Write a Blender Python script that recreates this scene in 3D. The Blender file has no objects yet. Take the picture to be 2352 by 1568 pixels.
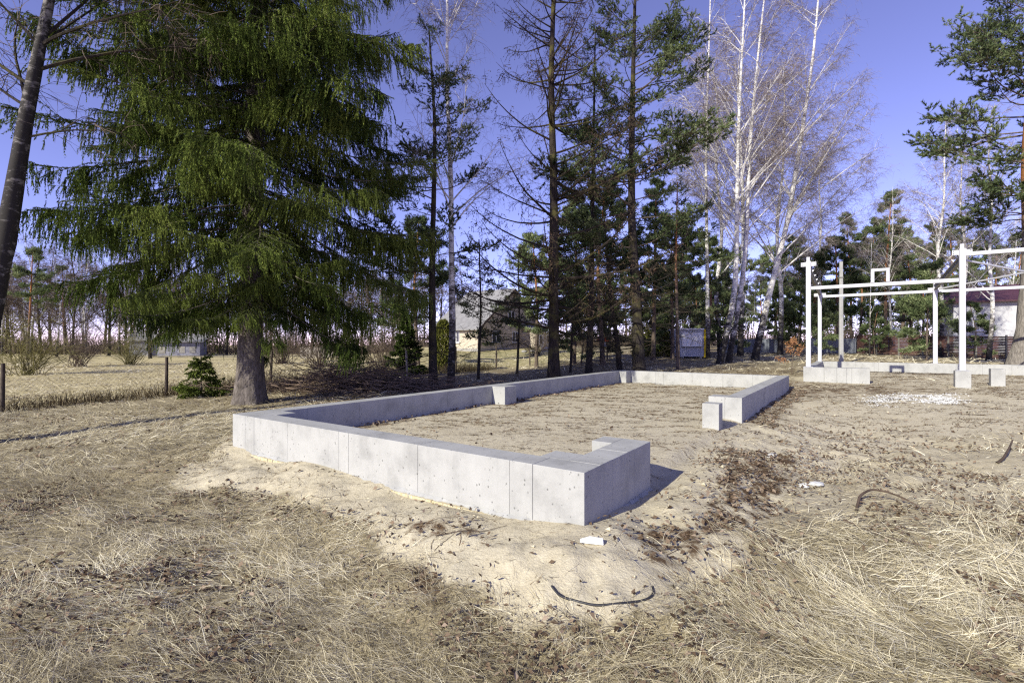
import bpy, bmesh, math, random
import numpy as np
from mathutils import Vector, Matrix

R = math.radians
rng = np.random.default_rng(11)
random.seed(5)
scene = bpy.context.scene
col = scene.collection

# ------------------------------------------------------------------ camera, sky, sun, exposure
EYE = 1.65
FPX = 1129.0            # focal length in pixels of a 2352 px wide picture
HZ = 788.0              # horizon row
cam_d = bpy.data.cameras.new('camera')
cam_d.sensor_width = 36.0
cam_d.lens = 36.0 * FPX / 2352.0
cam_d.shift_y = (HZ - 784.0) / 2352.0
cam_d.clip_start = 0.05
cam_d.clip_end = 2000.0
cam = bpy.data.objects.new('camera', cam_d)
cam.location = (0, 0, EYE)
cam.rotation_euler = (R(90), 0, 0)
col.objects.link(cam)
scene.camera = cam

SUN_EL, SUN_AZ = R(28.5), R(42.0)     # light travels towards SUN_AZ (right of forward)
world = bpy.data.worlds.new('World')
scene.world = world
world.use_nodes = True
wn, wl = world.node_tree.nodes, world.node_tree.links
wn.clear()
w_out = wn.new('ShaderNodeOutputWorld')
w_bg = wn.new('ShaderNodeBackground')
w_sky = wn.new('ShaderNodeTexSky')
w_sky.sky_type = 'NISHITA'
w_sky.sun_disc = False
w_sky.sun_elevation = SUN_EL
w_sky.sun_rotation = SUN_AZ + math.pi
w_sky.altitude = 4500
w_sky.air_density = 1.0
w_sky.dust_density = 0.0
w_sky.ozone_density = 6.0
w_tint = wn.new('ShaderNodeMixRGB')
w_tint.blend_type = 'MULTIPLY'
w_tint.inputs[0].default_value = 1.0
w_tint.inputs[2].default_value = (1.88, 1.04, 1.10, 1)
w_bg.inputs[1].default_value = 0.15
wl.new(w_sky.outputs[0], w_tint.inputs[1])
wl.new(w_tint.outputs[0], w_bg.inputs[0])
wl.new(w_bg.outputs[0], w_out.inputs[0])

sun_d = bpy.data.lights.new('sun', 'SUN')
sun_d.energy = 4.45
sun_d.angle = R(0.53)
sun_d.color = (1.0, 0.96, 0.80)
sun = bpy.data.objects.new('sun', sun_d)
sdir = Vector((math.sin(SUN_AZ) * math.cos(SUN_EL), math.cos(SUN_AZ) * math.cos(SUN_EL), -math.sin(SUN_EL)))
sun.rotation_euler = sdir.to_track_quat('-Z', 'Y').to_euler()
sun.location = (-20, -20, 30)
col.objects.link(sun)

vs = scene.view_settings
vs.view_transform = 'Standard'
vs.look = 'None'
vs.exposure = 0.72
vs.gamma = 1.0
vs.use_curve_mapping = False
scene.cycles.use_denoising = False
scene.cycles.filter_width = 1.25
scene.cycles.sample_clamp_indirect = 4.0
scene.cycles.max_bounces = 6
scene.cycles.transparent_max_bounces = 8

# ------------------------------------------------------------------ helpers: numbers
U = np.array([0.818, -0.575]); U /= np.linalg.norm(U)
V = np.array([-U[1], U[0]])
C1 = np.array([0.631, 4.29])          # near corner of the empty foundation
F1L, F1W = 15.7, 6.25                 # its length along V and width along -U
FL = np.array([11.46, 19.0])          # front left post of the steel frame
ANG = math.atan2(U[1], U[0])

def S(x, a, b):
    t = np.clip((np.asarray(x, float) - a) / (b - a), 0, 1)
    return t * t * (3 - 2 * t)

def _hash(ix, iy, seed):
    h = np.sin(ix * 127.1 + iy * 311.7 + seed * 74.7) * 43758.5453
    return h - np.floor(h)

def vnoise(x, y, seed=0):
    ix, iy = np.floor(x), np.floor(y)
    fx, fy = x - ix, y - iy
    fx = fx * fx * (3 - 2 * fx); fy = fy * fy * (3 - 2 * fy)
    a, b = _hash(ix, iy, seed), _hash(ix + 1, iy, seed)
    c, d = _hash(ix, iy + 1, seed), _hash(ix + 1, iy + 1, seed)
    return (a * (1 - fx) + b * fx) * (1 - fy) + (c * (1 - fx) + d * fx) * fy

def fbm(x, y, seed=0, o=3):
    s, a, t = 0.0, 1.0, 0.0
    for i in range(o):
        s = s + a * vnoise(x * 2 ** i, y * 2 ** i, seed + i * 13); t += a; a *= 0.5
    return s / t

def local(X, Y, O):
    dx, dy = X - O[0], Y - O[1]
    return dx * U[0] + dy * U[1], dx * V[0] + dy * V[1]

def rect_dist(x, y, x0, x1, y0, y1):
    ox = np.maximum(np.maximum(x0 - x, x - x1), 0)
    oy = np.maximum(np.maximum(y0 - y, y - y1), 0)
    return np.hypot(ox, oy), np.minimum(np.minimum(x - x0, x1 - x), np.minimum(y - y0, y1 - y))

def softplus(x, k=3.0):
    return np.logaddexp(0, x / k) * k

def terrain(X, Y, fine=True):
    X = np.asarray(X, float); Y = np.asarray(Y, float)
    sx = S(X, -2, 9)
    y0 = 37 * (1 - sx) + 14 * sx
    rise = (0.043 * (1 - sx) + 0.024 * sx) * softplus(Y - y0) * S(X, -26, -8)
    rise = np.minimum(rise, 1.25)
    z = rise - 0.25 * S(-X, 6, 16) - 0.20 * (1 - S(Y, 8, 16)) * (1 - S(X, 7, 13)) - 0.03
    z = z + 0.10 * (fbm(X * .22, Y * .22, 3) - .5) + 0.09 * (fbm(X * .9, Y * .9, 7) - .5)
    x, y = local(X, Y, C1)
    d, ins = rect_dist(x, y, -F1W, 0, 0, F1L)
    wob = 0.5 * (fbm(X * .8, Y * .8, 21) - .5)
    w = 1 - S(d + wob * np.minimum(d, 1), 0.05, 1.9)
    foot = -0.022 + 0.20 * (fbm(X * 1.1, Y * 1.1, 31, 2) - .5) * (1 - S(x, -.3, .3)) + 0.10 * S(x, .1, .5) * (1 - S(x, .7, 1.2)) * S(y, .6, 1.5) * (1 - S(y, 3, 4.5))
    z = z * (1 - w) + foot * w
    # sand spill in front of the near corner
    z = z + (0.05 + .16 * fbm(X * 1.9, Y * 1.9, 77)) * np.exp(-(((x - 0.15) / .95) ** 2 + ((y + .5) / .6) ** 2)) + 0.10 * np.exp(-(((x - 1.0) / .5) ** 2 + ((y - .6) / .6) ** 2))
    if fine:
        q = S(d, 0, .3) * (1 - S(d, 3, 5))
        z = z + q * (0.10 * (fbm(X * 2.3, Y * 2.3, 5) - .5) + 0.055 * (np.abs(fbm(X * 4.5, Y * 4.5, 9, 2) - .5) * 2 - .3))
    # two faint wheel tracks curving over the open sand
    rr_ = np.hypot(X - 14.5, Y - 7.0)
    z = z - (0.035 * np.exp(-((rr_ - 6.3) / .11) ** 2) + 0.035 * np.exp(-((rr_ - 7.9) / .11) ** 2)) * S(X, 5, 6.5) * S(Y, 8, 9.5)
    inside = S(ins, 0.0, 0.25)
    zi = 0.055 + 0.03 * (fbm(X * .6, Y * .6, 17) - .5) + 0.018 * (fbm(X * 4, Y * 4, 19) - .5)
    z = z * (1 - inside) + zi * inside
    # plot of the steel frame
    x2, y2 = local(X, Y, FL)
    d2, in2 = rect_dist(x2, y2, 0, 16, -.3, 7.2)
    w2 = 1 - S(d2, 0.2, 3.0)
    z2 = 0.17 + 0.02 * y2.clip(0, 7) + 0.03 * (fbm(X * 2, Y * 2, 23) - .5)
    z = z * (1 - w2) + z2 * w2
    return z

def P(px, py, d):
    """point seen at picture position (px, py) of the 2352 wide photograph at depth d"""
    return np.array([(px - 1176.0) / FPX * d, d, EYE - (py - HZ) / FPX * d])

def hit(px, py, dmin=2.0, dmax=120.0):
    d = np.geomspace(dmin, dmax, 1600)
    X = (px - 1176.0) / FPX * d
    z = EYE - (py - HZ) / FPX * d
    k = np.argmax(z < terrain(X, d, False))
    k = k if k > 0 else len(d) - 1
    return np.array([X[k], d[k], float(terrain(X[k], d[k], False))])

def on(px, d):
    X = (px - 1176.0) / FPX * d
    return np.array([X, d, float(terrain(X, d, False))])

def project(X, Y, Z):
    Yc = np.maximum(Y, .3)
    return 1176.0 + FPX * X / Yc, HZ - FPX * (Z - EYE) / Yc

def inpoly(px, py, poly):
    poly = np.asarray(poly, float)
    c = np.zeros(px.shape, bool)
    j = len(poly) - 1
    for i in range(len(poly)):
        xi, yi = poly[i]; xj, yj = poly[j]
        if yi != yj:
            m = ((yi > py) != (yj > py)) & (px < (xj - xi) * (py - yi) / (yj - yi) + xi)
            c ^= m
        j = i
    return c

# ------------------------------------------------------------------ helpers: meshes
class G:
    """collects vertices and faces (triangle and quad arrays), builds ONE mesh"""
    def __init__(self):
        self.v, self.f, self.n, self.t = [], [], 0, []
    def add(self, v, f, tint=None):
        v = np.asarray(v, float).reshape(-1, 3)
        for a in (f if isinstance(f, list) else [f]):
            self.f.append(np.asarray(a, np.int64) + self.n)
        self.v.append(v); self.n += len(v)
        self.t.append(np.full(len(v), .5) if tint is None else np.broadcast_to(np.asarray(tint, float), (len(v),)))
        return self
    def mesh(self, name, mat=None, smooth=False, tint=False):
        me = bpy.data.meshes.new(name)
        if not self.v:
            return me
        v = np.concatenate(self.v)
        idx = np.concatenate([a.ravel() for a in self.f])
        tot = np.concatenate([np.full(len(a), a.shape[1]) for a in self.f])
        start = np.concatenate([[0], np.cumsum(tot)[:-1]])
        me.vertices.add(len(v)); me.vertices.foreach_set('co', v.astype(np.float32).ravel())
        me.loops.add(len(idx)); me.loops.foreach_set('vertex_index', idx.astype(np.int32))
        me.polygons.add(len(tot)); me.polygons.foreach_set('loop_start', start.astype(np.int32))
        me.update(calc_edges=True)
        me.polygons.foreach_set('use_smooth', np.full(len(tot), smooth))
        if tint:
            at = me.attributes.new('tint', 'FLOAT', 'POINT')
            at.data.foreach_set('value', np.concatenate(self.t).astype(np.float32))
        if mat:
            me.materials.append(mat)
        me.validate(clean_customdata=False)
        return me

def norm(a):
    return a / np.maximum(np.linalg.norm(a, axis=-1, keepdims=True), 1e-9)

def tubes(Pt, Rd, k=5, cap=False):
    """Pt (N,n,3), Rd (N,n) -> vertices, quads"""
    Pt = np.asarray(Pt, float); Rd = np.asarray(Rd, float)
    if Pt.ndim == 2:
        Pt = Pt[None]; Rd = Rd[None]
    N, n, _ = Pt.shape
    T = np.gradient(Pt, axis=1); T = norm(T)
    mean = norm(T.mean(1))
    ref = np.where(np.abs(mean[:, 2:3]) > .8, np.array([[1., 0, 0]]), np.array([[0, 0, 1.]]))[:, None, :]
    A = norm(np.cross(T, ref)); B = np.cross(T, A)
    th = np.arange(k) / k * 2 * np.pi
    ring = A[:, :, None, :] * np.cos(th)[None, None, :, None] + B[:, :, None, :] * np.sin(th)[None, None, :, None]
    v = Pt[:, :, None, :] + ring * Rd[:, :, None, None]
    base = (np.arange(N) * n * k)[:, None, None]
    i = np.arange(n - 1)[None, :, None] * k
    j = np.arange(k)[None, None, :]; j2 = (j + 1) % k
    f = np.stack([base + i + j, base + i + j2, base + i + k + j2, base + i + k + j], -1).reshape(-1, 4)
    return v.reshape(-1, 3), f

def ribbons(Pt, W, side=None):
    """flat strips along Pt (N,n,3), half widths W (N,n)"""
    N, n, _ = Pt.shape
    T = norm(np.gradient(Pt, axis=1))
    if side is None:
        side = norm(rng.normal(size=(N, 1, 3)))
    A = norm(np.cross(T, side))
    v = np.stack([Pt - A * W[..., None], Pt + A * W[..., None]], 2).reshape(-1, 3)
    b = (np.arange(N) * n * 2)[:, None]; i = np.arange(n - 1)[None, :] * 2
    f = np.stack([b + i, b + i + 1, b + i + 3, b + i + 2], -1).reshape(-1, 4)
    return v, f

def grow(p0, d0, L, n, grav=0.0, up=0.0, noise=0.05):
    """curves from p0 along d0: N curves of n steps, bent by gravity and noise, tips lifted by up"""
    p0 = np.asarray(p0, float); N = len(p0)
    d = norm(np.asarray(d0, float)); L = np.broadcast_to(np.asarray(L, float), (N,))
    grav = np.broadcast_to(np.asarray(grav, float), (N,))
    out = [p0]; p = p0
    for i in range(n):
        d = d + rng.normal(size=(N, 3)) * noise
        d[:, 2] += -grav + up * (i / n) ** 1.5
        d = norm(d)
        p = p + d * (L / n)[:, None]
        out.append(p)
    return np.stack(out, 1)

def at(Pt, i, t):
    """points and tangents on curve i of Pt at parameter t"""
    n = Pt.shape[1] - 1
    s = np.clip(t, 0, .9999) * n
    k = s.astype(int); f = (s - k)[:, None]
    a, b = Pt[i, k], Pt[i, k + 1]
    return a * (1 - f) + b * f, norm(b - a)

def spikes(p, d, L, W):
    """one triangle per needle: base at p, tip along d"""
    N = len(p)
    a = norm(np.cross(d, rng.normal(size=(N, 3))))
    L = np.broadcast_to(L, (N,))[:, None]; W = np.broadcast_to(W, (N,))[:, None]
    v = np.stack([p - a * W, p + a * W, p + d * L], 1).reshape(-1, 3)
    return v, np.arange(N * 3).reshape(-1, 3)

def box_vf(x0, x1, y0, y1, z0, z1):
    v = [(x, y, z) for z in (z0, z1) for y in (y0, y1) for x in (x0, x1)]
    f = np.array([(0, 2, 3, 1), (4, 5, 7, 6), (0, 1, 5, 4), (2, 6, 7, 3), (0, 4, 6, 2), (1, 3, 7, 5)])
    return np.array(v, float), f

def bar_vf(a, b, w, h, up=(0, 0, 1)):
    """rectangular bar from a to b, w across, h along up"""
    a, b = np.asarray(a, float), np.asarray(b, float)
    t = norm(b - a); upv = np.asarray(up, float)
    s = norm(np.cross(t, upv)); q = np.cross(s, t)
    v = [e + s * sx * w / 2 + q * sz * h / 2 for e in (a, b) for sz in (-1, 1) for sx in (-1, 1)]
    f = np.array([(0, 1, 3, 2), (4, 6, 7, 5), (0, 4, 5, 1), (2, 3, 7, 6), (0, 2, 6, 4), (1, 5, 7, 3)])
    return np.array(v), f

def bevel_mesh(name, g, mat, w=0.006, seg=2):
    me = g.mesh(name, mat)
    bm = bmesh.new(); bm.from_mesh(me)
    bmesh.ops.recalc_face_normals(bm, faces=bm.faces)
    bmesh.ops.bevel(bm, geom=list(bm.edges), offset=w, segments=seg, affect='EDGES', profile=.5, clamp_overlap=True)
    bm.to_mesh(me); bm.free()
    return me

def obj(name, me, parent=None, kind=None, loc=None):
    o = bpy.data.objects.new(name, me)
    col.objects.link(o)
    if parent is not None:
        o.parent = parent
    if kind:
        o['kind'] = kind
    if loc is not None:
        o.location = loc
    return o

def tag(o, label, cat, group=None):
    o['label'] = label; o['category'] = cat
    if group:
        o['group'] = group
    return o

def thing(name, label, cat, loc=(0, 0, 0), rz=0.0, group=None):
    o = bpy.data.objects.new(name, None)
    o.empty_display_size = .2
    col.objects.link(o)
    o.location = [float(c) for c in loc]; o.rotation_euler = (0, 0, rz)
    return tag(o, label, cat, group)

def copy_tree(src, loc, rz=0.0, sc=1.0, label=None, group=None):
    def rec(o, par):
        c = o.copy(); col.objects.link(c); c.parent = par
        for ch in list(o.children):
            rec(ch, c)
        return c
    r = rec(src, None)
    r.location = [float(c) for c in loc]; r.rotation_euler = (0, 0, rz)
    r.scale = (sc, sc, sc) if not isinstance(sc, tuple) else sc
    if label: r['label'] = label
    if group: r['group'] = group
    return r

# ------------------------------------------------------------------ helpers: materials
def new_mat(name, rough=0.85, spec=0.25):
    m = bpy.data.materials.new(name); m.use_nodes = True
    nt = m.node_tree
    b = nt.nodes['Principled BSDF']
    b.inputs['Roughness'].default_value = rough
    b.inputs['Specular IOR Level'].default_value = spec
    return m, nt, b

def N(nt, typ, **kw):
    n = nt.nodes.new(typ)
    for k, v in kw.items():
        setattr(n, k, v)
    return n

def ramp(nt, src, stops, interp='LINEAR'):
    r = N(nt, 'ShaderNodeValToRGB')
    r.color_ramp.interpolation = interp
    els = r.color_ramp.elements
    while len(els) < len(stops):
        els.new(.5)
    for e, (p, c) in zip(els, stops):
        e.position = p; e.color = (*c, 1) if len(c) == 3 else c
    if src is not None:
        nt.links.new(src, r.inputs[0])
    return r.outputs[0]

def noise(nt, vec, scale, detail=4, rough=.6, dist=0.0):
    n = N(nt, 'ShaderNodeTexNoise')
    n.inputs['Scale'].default_value = scale; n.inputs['Detail'].default_value = detail
    n.inputs['Roughness'].default_value = rough; n.inputs['Distortion'].default_value = dist
    if vec is not None:
        nt.links.new(vec, n.inputs['Vector'])
    return n.outputs[0]

def mapping(nt, vec, scale=(1, 1, 1), loc=(0, 0, 0)):
    n = N(nt, 'ShaderNodeMapping')
    n.inputs['Scale'].default_value = scale; n.inputs['Location'].default_value = loc
    nt.links.new(vec, n.inputs[0])
    return n.outputs[0]

def mix(nt, fac, a, b, mode='MIX'):
    n = N(nt, 'ShaderNodeMixRGB', blend_type=mode)
    for i, x in ((0, fac), (1, a), (2, b)):
        if hasattr(x, 'links'):
            nt.links.new(x, n.inputs[i])
        elif i == 0:
            n.inputs[0].default_value = x
        else:
            n.inputs[i].default_value = (*x, 1)
    return n.outputs[0]

def math_n(nt, op, a, b=0.0, clamp=False):
    n = N(nt, 'ShaderNodeMath', operation=op, use_clamp=clamp)
    for i, x in ((0, a), (1, b)):
        if hasattr(x, 'links'):
            nt.links.new(x, n.inputs[i])
        else:
            n.inputs[i].default_value = x
    return n.outputs[0]

def bump(nt, b, h, strength=.4, dist=.02):
    n = N(nt, 'ShaderNodeBump')
    n.inputs['Strength'].default_value = strength; n.inputs['Distance'].default_value = dist
    nt.links.new(h, n.inputs['Height'])
    nt.links.new(n.outputs[0], b.inputs['Normal'])

def attr(nt, name):
    a = N(nt, 'ShaderNodeAttribute'); a.attribute_name = name
    return a.outputs['Fac']

def m_plain(name, c, rough=.7, var=.12, scale=6.0, spec=.25, metal=0.0, bmp=0.0):
    m, nt, b = new_mat(name, rough, spec)
    tc = N(nt, 'ShaderNodeTexCoord').outputs['Object']
    n = noise(nt, tc, scale, 5)
    lo = tuple(x * (1 - var) for x in c); hi = tuple(min(1, x * (1 + var)) for x in c)
    nt.links.new(ramp(nt, n, [(.3, lo), (.7, hi)]), b.inputs['Base Color'])
    b.inputs['Metallic'].default_value = metal
    if bmp:
        bump(nt, b, noise(nt, tc, scale * 6, 4), bmp, .01)
    return m

def m_foliage(name, dark, mid, light, transl=.25, tint=True, obj_var=0.0):
    """needles and leaves: colour by clump (tint attribute) and by single needle"""
    m = bpy.data.materials.new(name); m.use_nodes = True
    nt = m.node_tree; nt.nodes.clear()
    out = N(nt, 'ShaderNodeOutputMaterial')
    geo = N(nt, 'ShaderNodeNewGeometry')
    r = geo.outputs['Random Per Island']
    t = attr(nt, 'tint')
    f = math_n(nt, 'ADD', math_n(nt, 'MULTIPLY', r, .40), math_n(nt, 'MULTIPLY', t, .50)) if tint else r
    ob = N(nt, 'ShaderNodeObjectInfo').outputs['Random']
    f = math_n(nt, 'ADD', f, math_n(nt, 'MULTIPLY', math_n(nt, 'SUBTRACT', ob, .42), obj_var))
    c = ramp(nt, f, [(.12, dark), (.5, mid), (.9, light)])
    d = N(nt, 'ShaderNodeBsdfDiffuse'); nt.links.new(c, d.inputs[0])
    g = N(nt, 'ShaderNodeBsdfTranslucent'); nt.links.new(c, g.inputs[0])
    mx = N(nt, 'ShaderNodeMixShader'); mx.inputs[0].default_value = transl
    nt.links.new(d.outputs[0], mx.inputs[1]); nt.links.new(g.outputs[0], mx.inputs[2])
    nt.links.new(mx.outputs[0], out.inputs[0])
    return m

# ------------------------------------------------------------------ materials
def make_ground_mat():
    m, nt, b = new_mat('ground_soil', .95, .1)
    tc = N(nt, 'ShaderNodeTexCoord').outputs['Object']
    n1 = noise(nt, tc, .7, 5); n2 = noise(nt, tc, 9, 6, .7); n3 = noise(nt, tc, 60, 4, .7)
    sand = ramp(nt, n2, [(.25, (.36, .31, .215)), (.55, (.485, .43, .31)), (.8, (.56, .505, .375))])
    sand = mix(nt, math_n(nt, 'MULTIPLY', ramp(nt, n3, [(.35, (0, 0, 0)), (.75, (1, 1, 1))]), .35), sand, (.66, .61, .49))
    sand = mix(nt, ramp(nt, n1, [(.45, (0, 0, 0)), (.75, (.5, .5, .5))]), sand, (.40, .34, .225))
    straw = ramp(nt, noise(nt, mapping(nt, tc, (.6, 1.5, 1)), 13, 8, .8, 1.2), [(.28, (.07, .056, .033)), (.48, (.25, .21, .13)), (.72, (.48, .42, .29))])
    field = ramp(nt, noise(nt, mapping(nt, tc, (.5, 1.4, 1)), 3.0, 8, .75), [(.28, (.22, .18, .085)), (.5, (.46, .39, .21)), (.72, (.62, .55, .34))])
    litter = ramp(nt, n3, [(.3, (.05, .032, .018)), (.6, (.13, .085, .05)), (.8, (.22, .16, .1))])
    green = ramp(nt, n2, [(.3, (.09, .10, .03)), (.7, (.25, .25, .10))])
    c = mix(nt, attr(nt, 'grass'), sand, straw)
    c = mix(nt, attr(nt, 'field'), c, field)
    c = mix(nt, math_n(nt, 'MULTIPLY', attr(nt, 'green'), ramp(nt, noise(nt, tc, 1.2, 4), [(.4, (0, 0, 0)), (.6, (1, 1, 1))])), c, green)
    lf = math_n(nt, 'MULTIPLY', attr(nt, 'litter'), ramp(nt, noise(nt, tc, 5, 6, .7), [(.42, (0, 0, 0)), (.56, (1, 1, 1))]))
    c = mix(nt, lf, c, litter)
    nt.links.new(c, b.inputs['Base Color'])
    h = math_n(nt, 'ADD', math_n(nt, 'MULTIPLY', noise(nt, tc, 14, 6, .65), 1.0), math_n(nt, 'MULTIPLY', n3, .5))
    bump(nt, b, h, .55, .04)
    return m

def make_concrete(name='concrete', base=(.345, .343, .332)):
    m, nt, b = new_mat(name, .85, .25)
    tc = N(nt, 'ShaderNodeTexCoord').outputs['Object']
    n1 = noise(nt, tc, 2.2, 6, .65)
    st = noise(nt, mapping(nt, tc, (6, 6, .5)), 2.0, 5, .6)
    d = tuple(x * .74 for x in base); l = tuple(min(1, x * 1.12) for x in base)
    c = ramp(nt, n1, [(.3, d), (.5, base), (.72, l)])
    c = mix(nt, ramp(nt, st, [(.55, (0, 0, 0)), (.8, (.45, .45, .45))]), c, tuple(x * .72 for x in base))
    # damp dark smears
    sm = noise(nt, mapping(nt, tc, (1.2, 1.2, 2.0)), 1.6, 5, .7)
    c = mix(nt, ramp(nt, sm, [(.66, (0, 0, 0)), (.74, (.55, .55, .55))]), c, tuple(x * .52 for x in base))
    # air holes left by the shuttering
    vo = N(nt, 'ShaderNodeTexVoronoi'); vo.feature = 'F1'; vo.inputs['Scale'].default_value = 17
    vo.inputs['Randomness'].default_value = 1.0
    nt.links.new(mapping(nt, tc, (1, 1, .8)), vo.inputs['Vector'])
    hole = ramp(nt, vo.outputs['Distance'], [(.10, (1, 1, 1)), (.19, (0, 0, 0))])
    gate = ramp(nt, noise(nt, tc, 12, 3), [(.46, (0, 0, 0)), (.54, (1, 1, 1))])
    hole = mix(nt, 1.0, hole, gate, 'MULTIPLY')
    c = mix(nt, math_n(nt, 'MULTIPLY', hole, .75), c, tuple(x * .33 for x in base))
    nt.links.new(c, b.inputs['Base Color'])
    h = math_n(nt, 'SUBTRACT', noise(nt, tc, 40, 4), math_n(nt, 'MULTIPLY', hole, 1.5))
    bump(nt, b, h, .25, .006)
    return m

def make_foam():
    m, nt, b = new_mat('insulation_foam', .8, .2)
    tc = N(nt, 'ShaderNodeTexCoord').outputs['Object']
    st = noise(nt, mapping(nt, tc, (9, 9, 1.2)), 2.5, 5, .65)
    c = ramp(nt, st, [(.32, (.50, .48, .40)), (.47, (.42, .34, .19)), (.56, (.50, .45, .33)), (.66, (.08, .07, .045))])
    nt.links.new(c, b.inputs['Base Color'])
    bump(nt, b, noise(nt, tc, 60, 3), .3, .005)
    return m

def make_bark(name, lo, hi, upper=None, z0=3., z1=6., vscale=(7, 7, 1.1), moss=0.0):
    m, nt, b = new_mat(name, .95, .1)
    tc = N(nt, 'ShaderNodeTexCoord').outputs['Object']
    st = noise(nt, mapping(nt, tc, vscale), 3.0, 6, .7, .4)
    c = ramp(nt, st, [(.3, lo), (.7, hi)])
    if upper:
        z = N(nt, 'ShaderNodeSeparateXYZ'); nt.links.new(tc, z.inputs[0])
        mr = N(nt, 'ShaderNodeMapRange'); mr.inputs[1].default_value = z0; mr.inputs[2].default_value = z1
        nt.links.new(math_n(nt, 'ADD', z.outputs[2], math_n(nt, 'MULTIPLY', noise(nt, tc, 1.5, 3), 2.0)), mr.inputs[0])
        c2 = ramp(nt, st, [(.3, tuple(x * .55 for x in upper)), (.65, upper)])
        c = mix(nt, mr.outputs[0], c, c2)
    if moss:
        c = mix(nt, math_n(nt, 'MULTIPLY', ramp(nt, noise(nt, tc, 1.7, 5), [(.5, (0, 0, 0)), (.62, (1, 1, 1))]), moss), c, (.15, .14, .035))
    nt.links.new(c, b.inputs['Base Color'])
    bump(nt, b, st, .9, .05)
    return m

def make_birch_bark(name, dark_z=4.5, white=(.60, .585, .56)):
    m, nt, b = new_mat(name, .8, .2)
    tc = N(nt, 'ShaderNodeTexCoord').outputs['Object']
    z = N(nt, 'ShaderNodeSeparateXYZ'); nt.links.new(tc, z.inputs[0])
    band = noise(nt, mapping(nt, tc, (3.2, 3.2, 7)), 1.3, 6, .75, .8)
    patch = noise(nt, tc, 3.0, 5, .7)
    f = math_n(nt, 'ADD', math_n(nt, 'MULTIPLY', band, .6), math_n(nt, 'MULTIPLY', patch, .4))
    mr = N(nt, 'ShaderNodeMapRange'); mr.inputs[1].default_value = 0.; mr.inputs[2].default_value = dark_z
    mr.inputs[3].default_value = -.20; mr.inputs[4].default_value = .015
    nt.links.new(z.outputs[2], mr.inputs[0])
    f = math_n(nt, 'ADD', f, mr.outputs[0])
    c = ramp(nt, f, [(.36, (.025, .022, .02)), (.45, (.20, .185, .17)), (.50, white), (.8, tuple(min(1, x * 1.12) for x in white))])
    nt.links.new(c, b.inputs['Base Color'])
    bump(nt, b, f, .6, .02)
    return m

M = {}
M['ground'] = make_ground_mat()
M['concrete'] = make_concrete()
M['foam'] = make_foam()
M['white_foam'] = m_plain('white_foam', (.80, .80, .78), .7, .06, 20, bmp=.3)
M['steel'] = m_plain('white_primer_paint', (.44, .44, .48), .45, .05, 3, .4)
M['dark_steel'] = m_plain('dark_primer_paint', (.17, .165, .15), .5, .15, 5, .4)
M['hole'] = m_plain('bolt_hole_shade', (.02, .02, .025), .6)
M['spruce_bark'] = make_bark('spruce_bark', (.05, .042, .036), (.22, .19, .17), vscale=(5, 5, 1.6))
M['pine_bark'] = make_bark('pine_bark', (.05, .038, .03), (.19, .15, .12), (.34, .15, .06), 4.5, 8.5)
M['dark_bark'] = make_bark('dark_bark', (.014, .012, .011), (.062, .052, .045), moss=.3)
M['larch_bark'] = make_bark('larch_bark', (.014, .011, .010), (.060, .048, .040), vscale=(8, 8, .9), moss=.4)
M['grey_pine_bark'] = make_bark('grey_pine_bark', (.085, .075, .065), (.30, .27, .235), (.34, .15, .06), 7.5, 10.)
M['birch_bark'] = make_birch_bark('birch_bark')
M['old_birch_bark'] = make_birch_bark('old_birch_bark', 26.0, (.24, .235, .21))
M['birch_limb'] = m_plain('birch_limb_bark', (.54, .52, .50), .8, .35, 5)
M['birch_twig'] = m_plain('birch_twig_bark', (.185, .152, .142), .9, .3, 2)
M['brown_twig'] = m_plain('brown_twig_bark', (.105, .08, .06), .95, .35, 3)
M['moss_twig'] = m_plain('mossy_twig_bark', (.17, .155, .06), .95, .4, 2)
M['dead_wood'] = m_plain('dead_wood', (.085, .06, .045), .95, .4, 4)
M['brush_wood'] = m_plain('cut_brush', (.17, .125, .095), .95, .45, 3)
M['grey_wood'] = m_plain('weathered_wood', (.32, .29, .25), .9, .25, 9)
M['post_wood'] = m_plain('dark_fence_post', (.07, .055, .045), .9, .4, 8)
M['spruce'] = m_foliage('spruce_needles', (.010, .016, .007), (.060, .088, .020), (.21, .25, .06), .2, True, .42)
M['pine'] = m_foliage('pine_needles', (.022, .034, .017), (.105, .14, .062), (.29, .33, .165), .2, True, .4)
M['larch_cone'] = m_plain('larch_cones', (.075, .048, .034), .95, .4, 9)
M['bush_green'] = m_foliage('thuja_sprays', (.03, .04, .01), (.12, .13, .03), (.26, .24, .06), .2)
M['straw'] = m_foliage('dry_grass_blades', (.15, .12, .07), (.53, .465, .315), (.92, .87, .70), .25)
M['leaf'] = m_foliage('dead_leaves', (.055, .038, .026), (.165, .118, .08), (.36, .28, .21), .1)
M['oak_leaf'] = m_foliage('dead_oak_leaves', (.20, .10, .05), (.38, .20, .10), (.52, .30, .16), .25)
M['needle_litter'] = m_foliage('needle_litter', (.04, .025, .014), (.115, .07, .036), (.22, .14, .07), .0)
M['hose'] = m_plain('black_rubber', (.025, .025, .03), .45, .3, 10, .4)
M['lime'] = m_plain('crushed_white_stone', (.50, .495, .48), .9, .2, 14, bmp=.4)
M['weed'] = m_foliage('weed_stalks_and_shade', (.03, .022, .014), (.09, .07, .042), (.24, .19, .12), .1)  # dead stalk brown, darkened further to paint in the fence line's shade
M['clod'] = m_plain('sand_clods', (.45, .40, .29), .95, .3, 7)
M['stone'] = m_plain('field_stone', (.33, .32, .30), .9, .25, 5, bmp=.4)

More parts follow.
